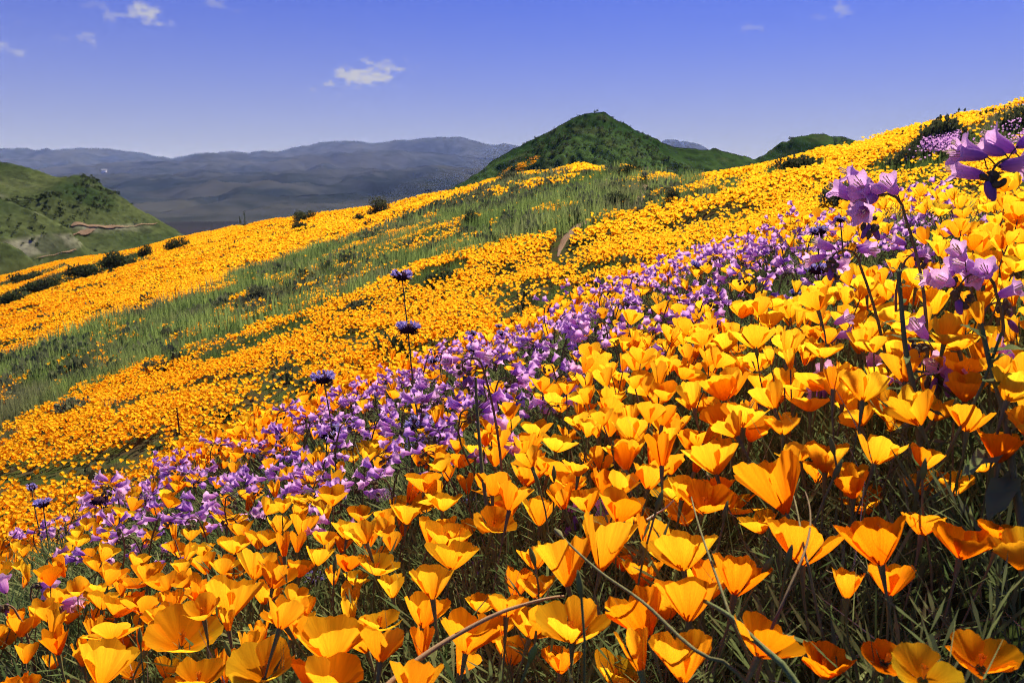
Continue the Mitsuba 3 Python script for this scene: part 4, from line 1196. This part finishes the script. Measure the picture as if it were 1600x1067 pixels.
# the purple band
ZB = ((-100, 330, 'bellflower in the left end of the purple band', 'bellflowers, left end of the band'), (330, 620, 'bellflower in the dense purple patch left of the sage stalk', 'bellflowers left of the sage stalk'),
      (620, 900, 'bellflower in the thick middle of the purple band', 'bellflowers, middle of the band'), (900, 1230, 'bellflower in the purple band rising along the bright slope', 'bellflowers along the bright slope'),
      (1230, 1800, 'bellflower in the mixed purple band at upper right', 'bellflowers, upper right of the band'))
x0, y0, x1, y1 = BAND.bounds
st = .085
gx, gy = np.meshgrid(np.arange(x0, x1, st), np.arange(y0, y1 + .3, st))
gx, gy = gx.ravel() + rb.uniform(-.5, .5, gx.size) * st, gy.ravel() + rb.uniform(-.5, .5, gx.size) * st
cl = meshkit.fbm(np.stack([gx * 2, gy * 2, gx * 0], -1), 3, 95)
BANDP, SITES = [], []
for x, y, c in zip(gx, gy, cl):
    s = x / max(y, .1)
    if not BAND.buffer(.03).contains(shapely.Point(x, y)) or abs(s) > .70 or y > np.interp(s, EDGE_S, EDGE_Y) + .1 or c < .30:
        continue
    u = CX + s * F_PX
    if u > 1000 and rb.uniform() < .1:
        continue
    SITES.append((x, y, u))
SITES.sort(key=lambda q: q[1] + .25 * abs(q[2] - 800) / 800)
drift, drift_stem = Bag(), Bag()
small = [bell(np.zeros(3), np.array([0, 0, 1.0]), 1.0, .36, rb, 0, 10, 5) for _ in range(4)]
small = [(np.vstack(q.v), np.vstack(q.f), np.vstack(q.t)) for q in small]
for n_, (x, y, u) in enumerate(SITES):
    z0 = float(ground(x, y))
    h = rb.uniform(.12, .20) + (.05 if rb.uniform() < .15 else 0) - .04 * (u > 1250)
    tip = np.array([x, y, z0 + h])
    if n_ < 268:
        zt = next(zb for zb in ZB if zb[0] <= u < zb[1])
        kk = bell_plant(tip, [x + rb.normal(0, .02), y + rb.normal(0, .02), z0 - .01], int(rb.integers(4, 9)) - (u > 950), rb, zt[2], zt[3], flower=.0172 * rb.uniform(.85, 1.25), arch=.026, spread=3.0)
        BANDP.append((*project(tip)[0], 'bellflower', kk))
    else:
        m = int(rb.integers(4, 9))
        P = tip + rb.normal(0, .016, (m, 3))
        for q in range(m):
            v, f, uv = small[q % 4]
            R = frame(unit(np.array([rb.normal(0, .8), rb.normal(0, .7), rb.normal(.2, .5)])))
            drift.add(v @ R.T * .0175 * rb.uniform(.9, 1.3) + P[q], f, uv, int(rb.integers(0, 7)))
        drift_stem.add(*tube(bezier(np.array([x, y, z0]), np.array([x, y, z0 + h * .5]), tip - [0.01, 0, .03], tip, 5), .0013, 3), hue=5)
drift.put('bellflower_drift__flowers', 'm_bell'); drift_stem.put('bellflower_drift__stems', 'm_stem')
labels['bellflower_drift'] = {'kind': 'stuff', 'label': 'farthest small purple bellflowers along the back of the purple band', 'category': 'bellflowers'}
print('SITES', len(SITES))
for b, lab in zip(BANDP, by_landmark([b[:3] for b in BANDP])):
    labels[b[3]]['label'] = lab
print('band plants', len(BANDP), 'entries', len(scene))


# ------------------------------------------------------------------ sage stalks with whorled heads
def sage_head(key, c, r, rng, axis, lit=1.0):
    h = part(key, 'flower_head')
    b = Bag()
    m = trimesh.creation.icosphere(2, 1.0)
    v = np.array(m.vertices); v = v * [1, 1, .62] * r * .72
    v *= 1 + .12 * (meshkit.noise(v * 900, 3)[:, None] - .5)
    Fm = frame(axis)
    b.add(v @ Fm.T + c, np.array(m.faces))
    for _ in range(70):                                     # spiny bracts
        d = unit(rng.normal(size=3) * [1, 1, .6] - [0, 0, .12]); sn = unit(np.cross(d, rng.normal(size=3))) * r * .09
        o = d * [1, 1, .62] * r * .66
        b.add((np.array([o - sn, o + sn, o + d * r * rng.uniform(.3, .55)])) @ Fm.T + c, [(0, 1, 2)])
    b.put(h, 'm_bract', False)
    fl = Bag()
    for _ in range(int(34 * lit)):
        a = rng.uniform(0, 6.28); e = rng.uniform(.05, .9)
        d = unit(np.array([math.cos(a), math.sin(a), e])); o = d * [1, 1, .62] * r * .75
        for q in range(3):
            dd = unit(d + rng.normal(0, .4, 3) + [0, 0, .25]); sn = unit(np.cross(dd, rng.normal(size=3))) * r * .10
            fl.add((np.array([o, o + dd * r * .32 - sn, o + dd * r * rng.uniform(.42, .6), o + dd * r * .32 + sn])) @ Fm.T + c, [(0, 1, 2), (0, 2, 3)])
    if lit > 0:
        fl.put(h + '__petals', 'm_sage', False)


rsg = np.random.default_rng(19)


def sage(heads, Y, foot_u, label, r=.02, lit=1.0, group=None):
    """heads: pixels of the whorls from the top down"""
    key = thing('sage_stalk', label, 'sage', group)
    pts = [at(float(u), float(v), Y) for u, v in heads]
    ft = foot(foot_u, Y)
    line = smooth_line(np.array([ft, (ft * .5 + pts[-1] * .5) + [rsg.normal(0, .006), 0, 0]] + pts[::-1]), 16)
    Bag().add(*tube(line, np.linspace(.0026, .0013, 16), 6), hue=int(rsg.integers(1, 5))).put(part(key, 'stem'), 'm_stem')
    for k, p in enumerate(pts):
        sage_head(key, p, r * (1 + .18 * k), rsg, unit(np.array([rsg.normal(0, .08), rsg.normal(0, .08), 1])), lit)


sage([(628, 432), (637, 514), (655, 664), (669, 698)], 1.7, 690, 'tallest sage stalk with stacked dark whorls against the far poppies', .021)
sage([(505, 592), (520, 678)], 1.85, 533, 'sage stalk with two dark whorls left of the tallest one', .026)
sage([(154, 782)], 1.55, 138, 'bare stalk with one dry dark head in the left purple band', .017, 0)
for u, v, Y, r, lab in (
    (67, 787, 1.9, .02, 'dark sage head leaning at the left edge of the band'), (49, 762, 2.1, .014, 'tiny dark sage head farthest left'), (408, 807, 1.6, .02, 'sage head in the left band above the yellow poppies'), (423, 735, 2.1, .024, 'violet sage head at the back of the left band'),
    (476, 757, 1.9, .024, 'violet sage head right of the one at the back of the left band'), (491, 905, 1.15, .014, 'small violet sage head low among the left poppies'), (605, 655, 2.1, .017, 'dark sage head just left of the tallest stalk'),
    (682, 592, 2.4, .02, 'sage head right of the tallest stalk'), (677, 564, 2.5, .016, 'small sage head behind the right of the tallest stalk'), (736, 522, 2.7, .017, 'sage head on the far edge of the band at centre'),
    (785, 522, 2.8, .02, 'violet sage head on the far edge right of centre'), (779, 510, 2.85, .012, 'tiny dark sage head at the top of the centre edge'), (741, 546, 2.3, .017, 'dark sage head directly behind the central arched bellflower'),
    (789, 553, 2.4, .017, 'dark sage head in the thick middle band, left of a pair'), (797, 560, 2.35, .017, 'dark sage head in the thick middle band, right of a pair'), (864, 583, 2.0, .014, 'small dark sage head beside the yellow poppy in the band'),
    (1094, 415, 2.5, .026, 'tall dark sage head on the bright slope'), (1280, 362, 1.7, .018, 'dark sage head above the smaller arched bellflower, upper of two'), (1277, 422, 1.6, .02, 'dark sage head left of the smaller arched bellflower, lower of two'),
    (1313, 344, 1.8, .012, 'small brown sage head below the feathery shrub'), (1246, 460, 1.8, .016, 'small violet sage head on the bright slope'), (1257, 422, 2.2, .012, 'tiny dark sage head left of the lower dark head'), (735, 784, 1.3, .013, 'violet sage head beside the heart shaped yellow poppy'),
    (690, 694, 1.75, .022, 'dark sage head right of the foot of the tallest stalk'), (640, 706, 1.75, .02, 'dark sage head left of the foot of the tallest stalk')):
    sage([(u, v)], Y, u + rsg.uniform(-6, 16), lab, r)

# ------------------------------------------------------------------ stalks, twig and leafy plants of the foreground
def stalk(name, pts, rad, mat, label, cat, hue=0, sides=7):
    key = thing(name, label, cat)
    line = smooth_line([at(float(u), float(v), Y if Y > 0 else -Y * float(bench(np.array(float(u)), np.array(float(v)), HEAD)[1])) for u, v, Y in pts], 22)
    Bag().add(*tube(line, np.linspace(rad[0], rad[1], 22), sides), hue=hue).put(part(key, 'stem'), mat)
    return key, line


def lance_leaf(base, d, L, w, rng, droop=.3):
    s = np.linspace(0, 1, 9)
    d = unit(d); side = unit(np.cross(d, [0, 0, 1.0])); up = np.cross(side, d)
    c = base + np.outer(s * L, d) - np.outer(droop * L * s ** 2, [0, 0, 1.0])
    ws = w * np.sin(np.clip(s * 2.7 + .35, 0, 3.1)) * .5
    wav = .14 * w * np.sin(s * 16 + rng.uniform(0, 6))
    V = np.concatenate([c - side * ws[:, None] + up * (ws * .35 + wav)[:, None], c, c + side * ws[:, None] + up * (ws * .35 - wav)[:, None]])
    i = np.arange(8)
    f = tris(np.vstack([np.stack([i, i + 1, i + 10, i + 9], 1), np.stack([i + 9, i + 10, i + 19, i + 18], 1)]))
    return V, f, np.stack([np.full(27, .5), np.tile(s, 3)], 1)


stalk('dry_twig', [(585, 1090, -.93), (640, 1040, -.92), (720, 988, -.92), (800, 950, -.93), (880, 931, -1.0)], (.0024, .0011), 'm_dry', 'bare curved tan twig arching over the bottom poppies', 'twig')
stalk('dry_twig_001', [(1010, 812, -1), (1030, 800, -1), (1052, 782, -.97)], (.0012, .0008), 'm_straw', 'short pale straw right of the single magenta bell', 'twig')
stalk('green_stalk', [(1050, 915, -1), (1100, 938, -.95), (1160, 980, -.93), (1215, 1030, -.95), (1255, 1085, -1)], (.0009, .0021), 'm_stem', 'smooth green stalk bending down to the bottom right of centre', 'stalk', 0)
key, line = stalk('green_stalk_001', [(1200, 1110, -1.1), (1120, 1030, -.94), (1010, 945, -.9), (940, 895, -.9), (900, 860, -.9), (878, 838, -.9)], (.0013, .0009), 'm_stem', 'slender green stalk with a pointed bud crossing the tall pair', 'stalk', 2)
z = np.linspace(0, 1, 8)
Bag().add(*tube(line[-1] + np.outer(z * .026, unit(line[-1] - line[-3])), .0032 * np.sin(np.clip(z * 2.6 + .35, 0, 3.05)) * (1 - .3 * z) + .0002, 8), hue=2).put(part(key, 'bud'), 'm_stem')
key, line = stalk('leafy_stalk', [(1490, 1000, .62), (1452, 800, .72), (1432, 640, .78), (1412, 520, .80), (1404, 425, .82)], (.0046, .0020), 'm_stem', 'tall upright green stalk with a leafy tip left of the bare arched stem', 'leafy plant', 1)
for k in range(16):
    p = line[-1 - int(k * .8)]
    a = k * 2.4
    d = np.array([math.cos(a), math.sin(a), .35 + .3 * (k < 4)])
    Bag().add(*lance_leaf(p, d, .018 + .0018 * k, .004 + .0004 * k, rn, .35), hue=int(rn.integers(3, 7))).put(part(key, 'leaf'), 'm_leaf')
key, line = stalk('leafy_stalk_001', [(1610, 900, .56), (1590, 780, .62), (1572, 660, .66), (1545, 560, .68), (1535, 515, .69)], (.0042, .0020), 'm_stem', 'green stalk with broad ragged leaves at the right edge', 'leafy plant', 1)
for p, d, L, w, h in ((line[11], (-.9, -.2, -.10), .045, .022, 5), (line[9], (-.7, -.6, -.25), .048, .022, 4), (line[13], (.6, -.4, .1), .04, .018, 5), (line[16], (-.5, -.3, .5), .034, .014, 2), (line[19], (.7, -.2, .3), .04, .014, 4), (line[20], (-.5, .2, .6), .03, .012, 3), (line[18], (.3, -.5, .8), .028, .010, 4)):
    Bag().add(*lance_leaf(p, np.array(d, float), L, w, rn, .3), hue=h).put(part(key, 'leaf'), 'm_leaf')
stalk('green_stalk_002', [(1430, 800, .72), (1470, 730, .70), (1505, 660, .69), (1540, 590, .68), (1565, 520, .68)], (.0019, .0013), 'm_stem', 'thin green stalk slanting up to the right edge plant', 'stalk', 1)
stalk('green_stalk_003', [(800, 1010, .84), (782, 915, .87), (765, 820, .91), (752, 720, .95), (743, 590, 1.0)], (.0034, .0018), 'm_stem', 'tall dark green stem rising through the centre of the bed', 'stalk', 1)
stalk('green_stalk_004', [(1290, 1010, -1.15), (1262, 880, -.94), (1246, 800, -.94), (1240, 775, -.95)], (.0011, .0006), 'm_stem', 'dark crossing stem in front of the wide orange poppy', 'stalk', 3)
stalk('green_stalk_005', [(1180, 1080, -1.1), (1215, 960, -.95), (1250, 880, -.9), (1266, 800, -.9), (1258, 768, -.9)], (.0012, .0005), 'm_stem', 'brownish stem crossing the dark one below the largest poppy', 'stalk', 5)
stalk('green_stalk_006', [(1080, 775, -.95), (1105, 860, -.92), (1140, 960, -.95), (1185, 1060, -1.1)], (.0006, .0012), 'm_stem', 'dark stem slanting down right of the big yellow-orange poppy', 'stalk', 2)
